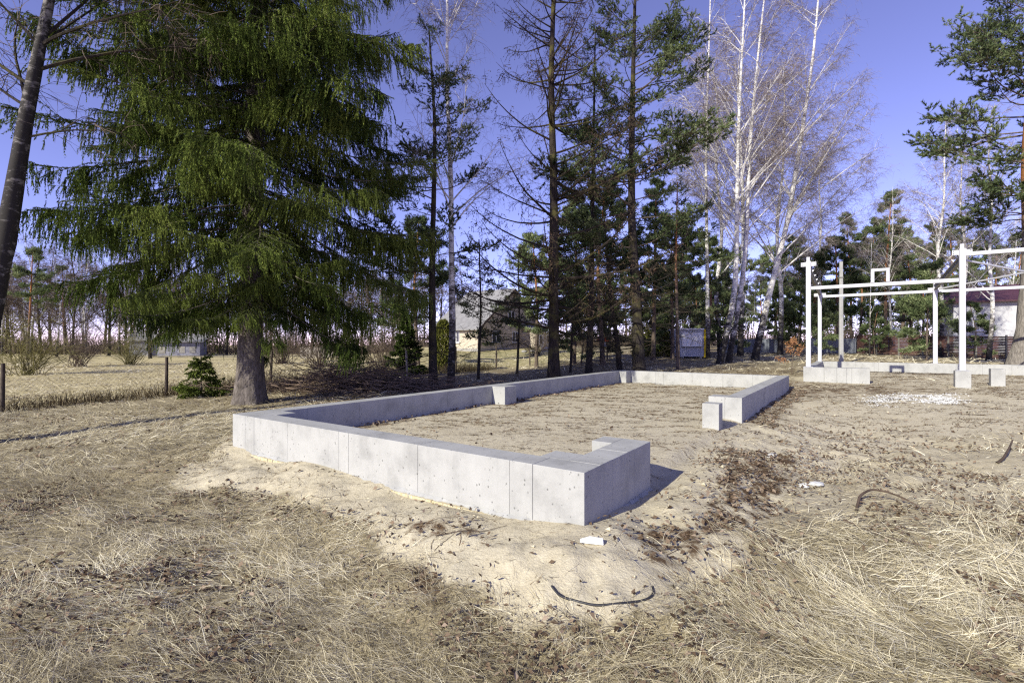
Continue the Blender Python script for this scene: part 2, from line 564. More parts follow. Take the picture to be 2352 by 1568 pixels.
# ------------------------------------------------------------------ ground masks (world space)
BARE = [(380, 1100), (470, 1045), (528, 1005), (600, 960), (1342, 1150), (1480, 1080), (1560, 1000), (1700, 960), (1830, 892), (1990, 882),
        (2700, 900), (2700, 1000), (2300, 990), (2150, 1005), (2050, 1045), (1920, 1070), (1850, 1120), (1790, 1180), (1720, 1230), (1730, 1290),
        (1650, 1350), (1570, 1425), (1400, 1445), (1250, 1425), (1100, 1385), (980, 1365), (905, 1335), (885, 1280), (835, 1205),
        (760, 1165), (640, 1135), (520, 1130), (420, 1135)]
LITTER = [[(1680, 1030), (1800, 1035), (1830, 1110), (1790, 1190), (1700, 1225), (1610, 1235), (1570, 1195), (1640, 1130)],
          [(1440, 1195), (1540, 1200), (1600, 1290), (1530, 1300), (1470, 1250)],
          [(940, 1210), (1050, 1235), (1060, 1262), (960, 1262)],
          [(870, 1290), (920, 1345), (1000, 1385), (1000, 1440), (900, 1400), (820, 1250)]]

def masks(X, Y, soft=0.0):
    Z = terrain(X, Y, False)
    px, py = project(X, Y, Z)
    jx = 110 * (fbm(X * 1.3, Y * 1.3, 41, 4) - .5) * (6 / np.maximum(Y, 3)); jy = 80 * (fbm(X * 1.7, Y * 1.7, 43, 4) - .5) * (6 / np.maximum(Y, 3))
    jx = jx + rng.normal(size=X.shape) * soft * FPX / np.maximum(Y, 2); jy = jy + rng.normal(size=X.shape) * soft * FPX * 1.2 / np.maximum(Y, 2) ** 2
    bare = inpoly(px + jx, py + jy, BARE) & (Y > 1.5)
    x, y = local(X, Y, C1)
    d, ins = rect_dist(x, y, -F1W, 0, 0, F1L)
    bare |= d < .22
    x2, y2 = local(X, Y, FL)
    d2, _ = rect_dist(x2, y2, -.5, 17, -1.0, 7.0)
    bare |= d2 < .05
    lit = np.zeros(X.shape)
    for pl in LITTER:
        lit = np.maximum(lit, inpoly(px + jx * 1.3, py + jy * 1.3, pl) & (Y > 1.5))
    # leaves blown against the walls, needles under the trees
    lw = ((x < -F1W + .33 + .5 * fbm(X * 2, Y * 2, 3) ** 2 * 2.2) & (x > -F1W) & (y > .3) & (y < F1L)).astype(float)
    rw = ((x > 0) & (x < .25 + .6 * fbm(X * 1.5, Y * 1.5, 8)) & (y > 7.3) & (y < F1L)).astype(float)
    lit = np.maximum(lit, np.maximum(lw, rw) * .9)
    xl, yl = local(X, Y, C1)
    under = S(yl, 1, 6) * S(-F1W - xl, .6, 2.0) * (1 - S(-F1W - xl, 7, 12)) + S(yl, F1L + .5, F1L + 2) * (1 - S(yl, F1L + 9, F1L + 16)) * S(xl, -9, -5)
    soil = S(Y, 14.5, 16.5) * S(X, 6, 9) * (1 - S(y2, -1.2, -.4)) * .95 * (~bare | (Y > 14))
    return dict(bare=bare, lit=np.clip(lit, 0, 1), under=np.clip(under, 0, 1), soil=np.clip(soil, 0, 1), d=d, ins=ins, px=px, py=py, d2=d2, x=x, y=y)

def graded(lo, hi, c0, c1, fine, ratio=1.09, coarse=6.0):
    mid = np.arange(c0, c1, fine)
    left, s, p = [], fine, c0
    while p > lo:
        s = min(s * ratio, coarse); p -= s; left.append(p)
    right, s, p = [], fine, mid[-1]
    while p < hi:
        s = min(s * ratio, coarse); p += s; right.append(p)
    return np.concatenate([left[::-1], mid, right])

gx = graded(-420, 420, -5.5, 5.5, .065)
gy = graded(-30, 520, 2.2, 8.0, .06)
GX, GY = np.meshgrid(gx, gy)
GZ = terrain(GX, GY)
g = G()
nx, ny = len(gx), len(gy)
i = np.arange(nx - 1)[None, :] + np.arange(ny - 1)[:, None] * nx
g.add(np.stack([GX, GY, GZ], -1), np.stack([i, i + 1, i + nx + 1, i + nx], -1).reshape(-1, 4))
me = g.mesh('ground', M['ground'], True)
mk = masks(GX, GY)
fieldm = S(-GX + .785 * (GY - 14) - 14.5, -1.5, 1.5) * S(GY, 12, 16) * (1 - S(GX, 4, 9))
thin_ = S(mk['px'], 1600, 1760) * (1 - S(mk['py'], 1110, 1260)) * (GY < 16) * (GY > 1.5)
grassm = (1.0 - mk['bare']) * (1 - .7 * thin_)
litm = np.clip(np.maximum(mk['lit'], np.maximum(mk['under'] * .8 * (1 - mk['bare']), mk['soil'])), 0, 1)
inf1 = mk['ins'] > .3
litm = np.where(inf1 & (mk['lit'] < .1), .05, litm)
greenm = S(GY, 30, 40) * S(GX, -16, -8) * (1 - S(GX, 6, 10)) * .75
for nm, a in (('grass', grassm), ('field', fieldm * (1 - mk['bare'])), ('litter', litm), ('green', greenm)):
    at_ = me.attributes.new(nm, 'FLOAT', 'POINT')
    at_.data.foreach_set('value', a.astype(np.float32).ravel())
o = obj('ground', me, kind='structure')

# ------------------------------------------------------------------ poured concrete foundation in front
EPS = .0015
def wall_piece(parent, name, x0, x1, y0, y1, z0, z1, mat='concrete', bev=.007):
    g = G(); g.add(*box_vf(x0, x1, y0, y1, z0, z1))
    o = obj(name, bevel_mesh(name, g, M[mat], bev, 2), parent)
    return o

HT = .52
T = .33
f1 = thing('house_foundation', 'large pale grey poured concrete strip foundation open on one side, sand inside', 'foundation', (C1[0], C1[1], 0), ANG)

def line_x(px):
    """local x on the front face of the foundation seen at picture column px"""
    r = (px - 1176.0) / FPX
    return (r * C1[1] - C1[0]) / (U[0] - r * U[1])
def line_y(px, x):
    r = (px - 1176.0) / FPX
    q = C1 + U * x
    return (r * q[1] - q[0]) / (V[0] - r * V[1])

fx = [-F1W] + [line_x(p) for p in (563, 583, 660, 777, 800, 959, 1170, 1223)] + [0.0]
for a, b in zip(fx[:-1], fx[1:]):
    wall_piece(f1, 'wall_panel', a + EPS, b - EPS, 0 + rng.uniform(0, .003), T, -.03, HT + rng.uniform(-.001, .001), bev=.004)
wall_piece(f1, 'wall_core', -F1W + .01, -.01, .012, T - .012, -.45, HT - .012)
def run_y(x0, x1, ys):
    for a, b in zip(ys[:-1], ys[1:]):
        wall_piece(f1, 'wall_panel', x0 + rng.uniform(0, .003), x1 - rng.uniform(0, .003), a + EPS, b - EPS, -.03, HT + rng.uniform(-.001, .001), bev=.004)
    wall_piece(f1, 'wall_core', x0 + .012, x1 - .012, ys[0] + .01, ys[-1] - .01, -.45, HT - .012)
run_y(-F1W, -F1W + T, [T, 1.1, 2.2, 3.35, 3.6, 4.7, 5.6, 6.45, 7.1, 8.3, 9.4, 9.7, 10.9, 11.8, 12.9, 13.9, 15.0, F1L - T])
run_y(-T, 0, [T, .62, .98, 1.2, 1.68])
run_y(-T, 0, [7.15, 8.0, 8.35, 9.2, 10.2, 10.5, 11.6, 12.5, 13.4, 14.3, 15.0, F1L - T])
bx = [-F1W, -5.5, -4.6, -4.3, -3.2, -2.1, -1.1, -.55, 0]
for a, b in zip(bx[:-1], bx[1:]):
    wall_piece(f1, 'wall_panel', a + EPS, b - EPS, F1L - T, F1L, -.03, HT + rng.uniform(-.003, .003))
wall_piece(f1, 'wall_core', -F1W + .01, -.01, F1L - T + .012, F1L - .012, -.45, HT - .012)
for nm, x0, x1, y0, y1 in (('corner_block', -.66, -T - .001, T + .001, .64), ('end_block', -.58, -T - .001, 1.34, 1.677),
                           ('end_block', -.66, -T - .001, 7.153, 7.62), ('corner_block', -F1W + T + .001, -F1W + .70, T + .001, .66),
                           ('pilaster', -F1W + T + .001, -F1W + .74, 6.42, 6.95), ('corner_block', -F1W + T + .001, -F1W + .62, F1L - T - .5, F1L - T - .001)):
    wall_piece(f1, nm, x0, x1, y0, y1, -.3, HT - .001)
# insulation boards standing proud under the concrete, sand has slid off parts of them
for a, b in ((-6.2, -5.1), (-5.09, -4.0), (-3.99, -2.9), (-2.89, -1.8), (-1.79, -.7), (-.69, -.02)):
    wall_piece(f1, 'insulation_board', a, b, -.055, .06, -.5, -.034 + rng.uniform(-.004, 0), 'foam', .004)
for a, b in ((.02, .95), (.96, 1.66)):
    wall_piece(f1, 'insulation_board', -.06, .15, a, b, -.5, -.034, 'foam', .004)

def mortar(p0, p1, out):
    n = 140
    t = np.linspace(0, 1, n)[:, None]
    c = np.array(p0) * (1 - t) + np.array(p1) * t
    a = np.abs(np.sin(t[:, 0] * 37) * np.sin(t[:, 0] * 91 + 1)) * .6 + rng.random(n) * .6
    w = .012 + .04 * a * (vnoise(t[:, 0] * 22, t[:, 0] * 0, 9) > .35); h = .008 + .03 * a
    o_ = np.array(out)
    rows = np.stack([c + [0, 0, -.06], c + o_ * (w * .9)[:, None] + np.array([0, 0, -.06]), c + o_ * w[:, None] + [0, 0, -.028], c + o_ * (w * .5)[:, None] + np.stack([0 * h, 0 * h, h * .6 - .03], 1), c + np.stack([0 * h, 0 * h, h - .028], 1)], 1)
    i = np.arange(n - 1)[:, None] * 5 + np.arange(4)[None, :]
    g = G(); g.add(rows, np.stack([i, i + 5, i + 6, i + 1], -1).reshape(-1, 4))
    obj('mortar_ledge', g.mesh('mortar_ledge', M['concrete'], False), f1)
mortar((-6.24, -.001, 0), (-.01, -.001, 0), (0, -1, 0))
mortar((.001, .02, 0), (.001, 1.66, 0), (1, 0, 0))

def stub_post(name, label, p, w, h, rz):
    t = thing(name, label, 'concrete post', (p[0], p[1], p[2]), rz)
    g = G(); v, f = box_vf(-w / 2, w / 2, -w / 2, w / 2, -.3, h)
    g.add(v, f); obj('shaft', bevel_mesh('stub_shaft', g, M['concrete'], .008), t)
    g = G(); g.add(*box_vf(-w / 2 - .03, w / 2 + .03, -w / 2 - .03, w / 2 + .03, -.35, -.02)); obj('footing', bevel_mesh('stub_footing', g, M['concrete'], .01), t)
    return t
stub_post('concrete_stub', 'square concrete stub post beside the garage opening of the large foundation', (3.80, 9.32, .02), .30, .50, ANG)

# ------------------------------------------------------------------ second foundation and the steel frame
Z2 = .19
f2 = thing('frame_foundation', 'low pale concrete foundation carrying the white steel frame', 'foundation', (FL[0], FL[1], Z2), ANG)
D2 = 7.0
def w2(name, *a):
    return wall_piece(f2, name, *a)
b2 = [0, .66, 1.6, 2.5, 3.3, 4.3, 5.25, 6.1, 7.0, 8.0, 8.7, 9.6, 10.6, 11.5, 12.4, 13.3, 14.2, 15.2]
for a, b in zip(b2[:-1], b2[1:]):
    w2('wall_panel', a + EPS - .14, b - EPS - .14, D2 - .15, D2 + .15, -.25, .55 + rng.uniform(-.004, .004))
w2('wall_core', -.1, 14.9, D2 - .135, D2 + .135, -.3, .535)
for a, b in zip([.32, 1.3, 2.4, 3.5, 4.6, 5.7], [1.3, 2.4, 3.5, 4.6, 5.7, 6.845]):
    w2('wall_panel', -.14, .14, a + EPS, b - EPS, -.25, .55 + rng.uniform(-.004, .004))
for a, b in zip([-.16, .52, .92, 1.22, 1.38], [.52, .92, 1.22, 1.38, 1.92]):
    w2('wall_panel', a + EPS, b - EPS, -.17, .315, -.25, .54)
w2('wall_core', -.13, 1.88, -.15, .3, -.3, .525)

SL = 4.42          # distance between the two front posts
for k, (x, wd) in enumerate(((SL, .40),)):
    t = thing('concrete_pad', 'square concrete pad under the tallest white steel post', 'concrete pad', tuple(FL + U * x) + (Z2,), ANG)
    g = G(); g.add(*box_vf(-.2, .2, -.19, .19, -.3, .54)); obj('block', bevel_mesh('pad_block', g, M['concrete'], .01), t)
    g = G(); g.add(*box_vf(-.24, .24, -.23, .23, -.35, -.02)); obj('footing', bevel_mesh('pad_footing', g, M['concrete'], .01), t)
q = hit(2290, 886)
stub_post('concrete_stub', 'lone square concrete stub post on sand between the steel frame posts', (q[0], q[1], q[2]), .36, .58, ANG)

fr = thing('steel_frame', 'white painted open steel building frame with posts, beams and sloping rafters', 'steel frame', (FL[0], FL[1], Z2), ANG)
def part(name, shapes, mat='steel', bev=.006, parent=None):
    g = G()
    for s in shapes:
        g.add(*s)
    return obj(name, bevel_mesh(name, g, M[mat], bev, 1) if bev else g.mesh(name, M[mat]), parent or fr)
BX = [0, SL, SL * 2]
TOPF, TOPB = 4.62, 4.0
for x in BX:
    for y, z1 in ((0, TOPF), (D2, TOPB)):
        zb = .545 if (y or x < 3 or x == SL) else .3
        part('post', [box_vf(x - .08, x + .08, y - .08, y + .08, zb + .012, z1)])
        part('base_plate', [box_vf(x - .16, x + .16, y - .15, y + .15, zb, zb + .012)], bev=0)
        part('post_cap', [box_vf(x - .065, x + .045, y - .05, y + .05, z1, z1 + .16)])
        for s in (-1, 1):
            fp = part('splice_plate', [box_vf(x + s * .084, x + s * .255, y + .02, y + .035, z1 - .19, z1 - .03)] if s > 0 else [box_vf(x - .255, x - .084, y + .02, y + .035, z1 - .19, z1 - .03)], bev=0)
            for hx in (.215,):
                for hz in (-.155, -.065):
                    part('bolt_hole', [box_vf(x + s * hx - .014, x + s * hx + .014, y + .015, y + .0195, z1 + hz - .014, z1 + hz + .014)], 'hole', 0, fp)
    # sloping rafter: web, two flanges, cleats for the purlins
    a, b = np.array([x, .09, TOPF - .30]), np.array([x, D2 - .02, TOPB - .02])
    up = np.array([0, -(b - a)[2], (b - a)[1]]); up /= np.linalg.norm(up)
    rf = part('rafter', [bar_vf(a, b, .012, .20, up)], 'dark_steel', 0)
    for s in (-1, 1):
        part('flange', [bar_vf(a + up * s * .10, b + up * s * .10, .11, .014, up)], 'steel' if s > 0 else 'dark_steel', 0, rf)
    for tt in (.06, .23, .4, .57, .74, .9):
        c = a + (b - a) * tt + up * .11
        g = G()
        sgn = 1 if x < 3 else -1
        v = np.array([[c[0] + sgn * dx, c[1] + dy, c[2] + dz] for dy in (-.006, .006) for dx, dz in ((0, 0), (.02, .14), (.09, .14))])
        g.add(v, [np.array([(0, 1, 2), (3, 5, 4)]), np.array([(0, 3, 4, 1), (1, 4, 5, 2), (2, 5, 3, 0)])])
        obj('purlin_cleat', g.mesh('purlin_cleat', M['steel']), rf)
# beams
part('beam', [bar_vf((.09, 0, 3.58), (SL - .09, 0, 3.58), .11, .125)])
part('beam', [bar_vf((SL + .09, 0, 4.43), (2 * SL - .09, 0, 4.43), .11, .125)])
part('beam', [bar_vf((.09, D2, 3.80), (SL - .09, D2, 3.80), .11, .125)])
part('beam', [bar_vf((SL + .09, D2, 3.80), (2 * SL - .09, D2, 3.80), .11, .125)])
sx = 2.22
fo = part('opening_frame', [box_vf(sx - .27, sx - .17, -.06, .06, 3.656, 4.05)])
part('jamb', [box_vf(sx + .17, sx + .27, -.06, .06, 3.656, 4.05)], parent=fo)
part('header', [box_vf(sx - .27, sx + .27, -.06, .06, 4.052, 4.15)], parent=fo)
# roof bracing of the right bay
part('brace', [bar_vf((SL + .1, .25, TOPF - .36), (2 * SL - .1, D2 - .3, TOPB - .12), .06, .06)])
part('brace', [bar_vf((SL + .12, D2 - .3, TOPB - .12), (2 * SL - .1, .25, TOPF - .36), .06, .06)])

# ------------------------------------------------------------------ tree builders (base of the trunk at the local origin)
def trunk_mesh(path, r0, r1, mat, k=14, flare=.45, name='trunk', n=26, lumps=.05):
    path = np.asarray(path, float)
    s = np.concatenate([[0], np.cumsum(np.linalg.norm(np.diff(path, axis=0), axis=1))])
    L = s[-1]
    t = (np.linspace(0, 1, n) ** 1.25) * L
    pts = np.stack([np.interp(t, s, path[:, c]) for c in range(3)], 1)
    for _ in range(2):
        pts[1:-1] = .25 * pts[:-2] + .5 * pts[1:-1] + .25 * pts[2:]
    rad = r0 + (r1 - r0) * (t / L) ** .9 + flare * r0 * np.exp(-t / (2.2 * r0))
    v, f = tubes(pts, rad, k)
    vv = v.reshape(n, k, 3)
    off = vv - pts[:, None, :]
    ph = rng.uniform(0, 7)
    ang = np.arange(k) / k * 2 * np.pi
    q = 1 + lumps * rng.normal(size=(n, k)) + flare * .35 * np.exp(-t / (2.5 * r0))[:, None] * np.sin(ang * 5 + ph)[None, :]
    vv = pts[:, None, :] + off * q[..., None]
    g = G(); g.add(vv, f)
    return g.mesh(name, mat, True), pts, rad

def branches_from(pts, rad, hs, L, az, el, n=8, grav=0., up=0., noise_=.06, rr=.35, kk=5, jit=True):
    """first-order branches leaving the trunk at heights hs"""
    z = pts[:, 2]
    order = np.argsort(z)
    p0 = np.stack([np.interp(hs, z[order], pts[order, c]) for c in range(3)], 1)
    d0 = np.stack([np.cos(az) * np.cos(el), np.sin(az) * np.cos(el), np.sin(el)], 1)
    B = grow(p0, d0, L, n, grav, up, noise_)
    r = np.interp(hs, z[order], rad[order]) * rr
    r = np.minimum(r, .008 + .011 * L)
    Rd = r[:, None] * (1 - .85 * np.linspace(0, 1, n + 1)[None, :])
    return B, Rd

def sub_branches(B, per_m, L, tmin=.2, spread=.9, fwd=.5, n=4, grav=0., up=0., noise_=.08, flat=True, minc=1):
    Ls = np.linalg.norm(np.diff(B, axis=1), axis=2).sum(1)
    cnt = np.maximum((Ls * per_m).astype(int), minc)
    i = np.repeat(np.arange(len(B)), cnt)
    t = tmin + (1 - tmin) * rng.random(len(i)) ** .85
    p, tg = at(B, i, t)
    up_v = np.array([0, 0, 1.])
    sd = norm(np.cross(tg, up_v))
    sgn = rng.choice([-1, 1], len(i))[:, None]
    d = tg * fwd + sd * sgn * spread * rng.uniform(.6, 1.1, (len(i), 1))
    if not flat:
        d = d + rng.normal(size=d.shape) * .5
    l = L(i, t, Ls) if callable(L) else np.full(len(i), L)
    return grow(p, d, l, n, grav, up, noise_), i, t

def needle_twigs(g, Q, n_per, l, w, down=.4, tint=None, out=.55):
    """needle triangles along curves Q"""
    Nq = len(Q)
    i = np.repeat(np.arange(Nq), n_per)
    t = rng.random(len(i))
    p, tg = at(Q, i, t)
    r = rng.normal(size=p.shape)
    d = norm(tg * .75 + norm(r - tg * (r * tg).sum(1, keepdims=True)) * out + np.array([0, 0, -down]))
    v, f = spikes(p, d, l * rng.uniform(.7, 1.25, len(i)), w)
    g.add(v, f, np.repeat((tint if tint is not None else np.full(Nq, .5))[i], 3))

def make_spruce(H, Rmax, r0, density=1.0, top_vis=99., low=1.6, nlen=.07, nw=.021, label=None, name='spruce_tree', trunk_lean=(0, 0), weep=1.0, whorl=.40, cz=1.0, shoots=7):
    path = [(0, 0, -.2), (0, 0, 0), (trunk_lean[0] * .5, trunk_lean[1] * .5, H * .5), (trunk_lean[0], trunk_lean[1], H)]
    tm, pts, rad = trunk_mesh(path, r0, .02, M['spruce_bark'], 18 if r0 > .2 else 8, .5)
    hs, az = [], []
    h = low
    while h < H * .985:
        k = int(rng.integers(4, 7)) if h < top_vis else 3
        a0 = rng.uniform(0, 6.28)
        for j in range(k):
            hs.append(h + rng.uniform(-.25, .25)); az.append(a0 + j * 6.283 / k + rng.uniform(-.35, .35))
        h += whorl * rng.uniform(.75, 1.3) * (1 if h < top_vis else 2.2) * min(1, H / 12 + .3)
    hs, az = np.array(hs), np.array(az)
    q = np.clip(hs / H, 0, 1)
    L = Rmax * (1 - q) ** cz * rng.uniform(.72, 1.08, len(hs)) * (1 - .25 * np.exp(-(hs - low) / (.06 * H)))
    L = np.maximum(L, .15)
    el = -.12 + .55 * q + rng.uniform(-.1, .1, len(hs)) - .22 * weep * np.exp(-hs / 4.)
    B, Rd = branches_from(pts, rad, hs, L, az, el, 9, .035 * weep, .16, .035)
    gb = G(); gb.add(*tubes(B, Rd, 5))
    gf = G()
    per = 12.5 * density
    vis = (hs < top_vis)
    for grp, dens in ((vis, 1.0), (~vis, .12)):
        if not grp.any():
            continue
        Bg = B[grp]
        cl = rng.random(len(Bg))
        sc_ = np.clip(L[grp] / Rmax, .25, 1)
        def ln(i, t, Ls):
            return (.30 + .95 * rng.random(len(i)) ** 1.3) * (1.15 - .7 * t) * np.clip(Ls[i] / 3.5, .35, 1.15)
        Q, qi, qt = sub_branches(Bg, per * dens, ln, .10, .8, .55, 5, .26 * weep, .0, .07, True, 4)
        gb.add(*ribbons(Q[:, ::2][:, :3], np.full((len(Q), 3), .006)))
        tn = np.clip(.45 * cl[qi] + .35 * rng.random(len(qi)) + .35 * qt ** 2, 0, 1)
        needle_twigs(gf, Q, 15, nlen, nw, .25, tn, .45)
        # hanging shoots
        m = shoots if dens == 1 else 3
        i2 = np.repeat(np.arange(len(Q)), m)
        t2 = rng.uniform(.25, 1, len(i2))
        p, tg = at(Q, i2, t2)
        ln2 = rng.uniform(.10, .52, len(i2)) * weep * np.clip(.5 + .5 * rng.random(len(i2)), 0, 1) * 1.25
        W = grow(p, tg * .5 + rng.normal(size=p.shape) * .35 + np.array([0, 0, -.35 * weep]), ln2, 3, .55 * weep, 0, .1)
        needle_twigs(gf, W, 8, nlen * 1.05, nw * 1.15, .35, np.clip(tn[i2] + .2 * rng.normal(size=len(i2)), 0, 1), .36)
    # leader and branch tips
    needle_twigs(gf, B, 14, nlen, nw, 0, np.full(len(B), .7))
    return dict(trunk=tm, branches=gb.mesh('branches', M['spruce_bark']), foliage=gf.mesh('foliage', M['spruce'], False, True))

def tufts(g, p, d, n, l, w, tint, upb=.35, spread=.75):
    Nn = len(p)
    i = np.repeat(np.arange(Nn), n)
    dd = norm(d[i] * .8 + norm(rng.normal(size=(len(i), 3))) * spread + np.array([0, 0, upb]))
    v, f = spikes(p[i] + rng.normal(size=(len(i), 3)) * l * .45, dd, l * rng.uniform(.7, 1.2, len(i)), w)
    g.add(v, f, np.repeat(tint[i], 3))

def make_pine(H, r0, crown0, Rmax, nb=34, path=None, bark='pine_bark', tuft_n=8, nl=.15, nw=.0135, dens=1.0, az_bias=None, dead=10, flatness=1.0, shape='round', twig='brown_twig', up=.14):
    if path is None:
        path = [(0, 0, -.2), (0, 0, 0), (rng.uniform(-.3, .3), rng.uniform(-.3, .3), H * .5), (rng.uniform(-.5, .5), rng.uniform(-.4, .4), H)]
    tm, pts, rad = trunk_mesh(path, r0, .03, M[bark], 12, .35 if r0 < .4 else .85)
    hs = crown0 + (H * .985 - crown0) * np.sort(rng.random(nb)) ** .9
    q = (hs - crown0) / (H - crown0)
    if shape == 'cone':
        L = Rmax * (1 - q) ** .85 + .25
    else:
        L = Rmax * np.sqrt(np.clip(1 - (1.5 * q - .45) ** 2 * .9, .05, 1)) * (1 - .35 * q)
    L = L * rng.uniform(.6, 1.1, nb)
    az = rng.uniform(0, 6.283, nb)
    if az_bias is not None:
        a0, kk = az_bias
        m = rng.random(nb) < kk
        az = np.where(m, a0 + rng.normal(size=nb) * .7, az)
    el = .05 + .55 * q + rng.uniform(-.15, .2, nb)
    B, Rd = branches_from(pts, rad, hs, L, az, el, 8, .02, up, .09, .4)
    gb = G(); gb.add(*tubes(B, Rd, 5))
    gf = G()
    cl = rng.random(nb)
    def ln(i, t, Ls):
        return (.35 + .5 * rng.random(len(i))) * Ls[i] * .42 * (1.1 - .6 * t) + .15
    Q, qi, qt = sub_branches(B, 4.2 * dens, ln, .30, .75, .7, 4, -.03, .05, .12, True, 4)
    gb.add(*tubes(Q, np.full((len(Q), 1), .009) * (1 - .6 * np.linspace(0, 1, 5)[None, :]), 3))
    Wt, wi, wt = sub_branches(Q, 7.5 * dens, lambda i, t, Ls: rng.uniform(.14, .45, len(i)), .2, .9, .6, 2, -.15, 0, .2, False, 3)
    gb.add(*ribbons(Wt, np.full(Wt.shape[:2], .004)))
    base_t = np.clip(.5 * cl[qi] + .25 + .2 * rng.normal(size=len(qi)), 0, 1)
    for C, ti, m in ((Wt, base_t[wi], 4), (Q, base_t, 4)):
        i = np.repeat(np.arange(len(C)), m)
        p, tg = at(C, i, rng.uniform(.2, 1, len(i)))
        tufts(gf, p, tg, tuft_n, nl, nw, np.clip(ti[i] + .15 * rng.normal(size=len(i)), 0, 1), .35 * flatness)
    # bare dead branches below the crown
    if dead:
        hd = rng.uniform(max(1.2, crown0 * .25), crown0 * 1.1, dead)
        Bd, Rdd = branches_from(pts, rad, hd, rng.uniform(.5, 1.0, dead) * Rmax * .75, rng.uniform(0, 6.28, dead), rng.uniform(-.3, .25, dead), 7, .02, .05, .12, .25)
        gb.add(*tubes(Bd, Rdd * .7, 4))
        Qd, _, _ = sub_branches(Bd, 5, lambda i, t, Ls: rng.uniform(.2, .8, len(i)), .2, .7, .6, 3, .03, 0, .18, False, 3)
        gb.add(*ribbons(Qd, np.full(Qd.shape[:2], .005)))
    return dict(trunk=tm, branches=gb.mesh('branches', M[twig]), foliage=gf.mesh('foliage', M['pine'], False, True))

def make_birch(H, r0, path=None, nl=16, low=.28, twigs=1.0, bark='birch_bark', lean_limbs=None, Lf=.36, tw=.0075, twig_mat='birch_twig', limb_mat='birch_limb', flare=.3):
    if path is None:
        path = [(0, 0, -.2), (0, 0, 0), (rng.uniform(-.5, .5), rng.uniform(-.4, .4), H * .55), (rng.uniform(-.9, .9), rng.uniform(-.6, .6), H)]
    tm, pts, rad = trunk_mesh(path, r0, .015, M[bark], 12, flare)
    hs = H * (low + (.97 - low) * np.sort(rng.random(nl)))
    q = hs / H
    L = H * Lf * (1.08 - q) * rng.uniform(.7, 1.2, nl) + .9
    az = rng.uniform(0, 6.283, nl); el = rng.uniform(.75, 1.15, nl)
    if lean_limbs is not None:
        hs = np.concatenate([hs, [a[0] for a in lean_limbs]]); L = np.concatenate([L, [a[1] for a in lean_limbs]])
        az = np.concatenate([az, [a[2] for a in lean_limbs]]); el = np.concatenate([el, [a[3] for a in lean_limbs]])
    B, Rd = branches_from(pts, rad, hs, L, az, el, 10, .012, -.02, .05, .45)
    Rd = np.maximum(Rd * .8, .004)
    gl = G(); gl.add(*tubes(B, Rd, 5))
    Q, qi, qt = sub_branches(B, 3.6 * twigs, lambda i, t, Ls: (.25 + .6 * rng.random(len(i))) * Ls[i] * .38 * (1.15 - .7 * t) + .2, .18, .7, .9, 6, .03, 0, .09, False, 4)
    gl.add(*tubes(Q, np.full((len(Q), 1), .0095) * (1 - .75 * np.linspace(0, 1, 7)[None, :]), 3))
    gt = G()
    for C, per, lo, hi, gr in ((Q, 7.0 * twigs, .25, .9, .10), (B, 6.0 * twigs, .25, .9, .08)):
        W, wi, wt = sub_branches(C, per, lambda i, t, Ls: rng.uniform(lo, hi, len(i)), .15, .7, .7, 3, gr, 0, .14, False, 3)
        gt.add(*ribbons(W, np.full((len(W), 1), tw) * (1.15 - .8 * np.linspace(0, 1, 4)[None, :])))
        X, xi, xt = sub_branches(W, 5.0 * twigs, lambda i, t, Ls: rng.uniform(.15, .55, len(i)), .2, .6, .7, 2, .36, 0, .14, False, 3)
        gt.add(*ribbons(X, np.full((len(X), 1), tw * .75) * (1.15 - .8 * np.linspace(0, 1, 3)[None, :])))
    return dict(trunk=tm, limbs=gl.mesh('limbs', M[limb_mat]), twigs=gt.mesh('twigs', M[twig_mat]))

def make_larch(H, r0, path=None):
    tm, pts, rad = trunk_mesh(path or [(0, 0, -.2), (0, 0, 0), (0, 0, H)], r0, .03, M['larch_bark'], 14, .5)
    nb = 135
    hs = 2.2 + (H - 2.6) * np.sort(rng.random(nb))
    q = hs / H
    L = (5.5 * (1.02 - q) ** .6 + .2) * rng.uniform(.55, 1.08, nb)
    az = rng.uniform(0, 6.283, nb)
    el = rng.uniform(-.25, .15, nb) + .35 * q
    B, Rd = branches_from(pts, rad, hs, L, az, el, 11, -.03, .12, .045, .38)
    gb = G(); gb.add(*tubes(B, Rd, 5))
    Q, qi, qt = sub_branches(B, 4.6, lambda i, t, Ls: (.2 + .5 * rng.random(len(i))) * Ls[i] * .3 * (1.2 - .6 * t) + .12, .2, .8, .6, 4, .07, 0, .12, False, 3)
    gb.add(*ribbons(Q, np.full((len(Q), 1), .007) * (1.1 - .7 * np.linspace(0, 1, 5)[None, :])))
    W, wi, wt = sub_branches(Q, 11, lambda i, t, Ls: rng.uniform(.12, .5, len(i)), .1, .5, .4, 2, .45, 0, .12, False, 3)
    gb.add(*ribbons(W, np.full(W.shape[:2], .0055)))
    gc = G()
    sel = np.where((qt[wi] > .45) & (rng.random(len(wi)) < .75))[0]
    i = np.repeat(sel, 4)
    p, tg = at(W, i, rng.random(len(i)))
    v, f = spikes(p, norm(rng.normal(size=p.shape) + np.array([0, 0, -.6])), rng.uniform(.035, .065, len(p)), .02)
    gc.add(v, f)
    return dict(trunk=tm, branches=gb.mesh('branches', M['moss_twig'] if False else M['larch_bark']), cones=gc.mesh('cones', M['larch_cone']))

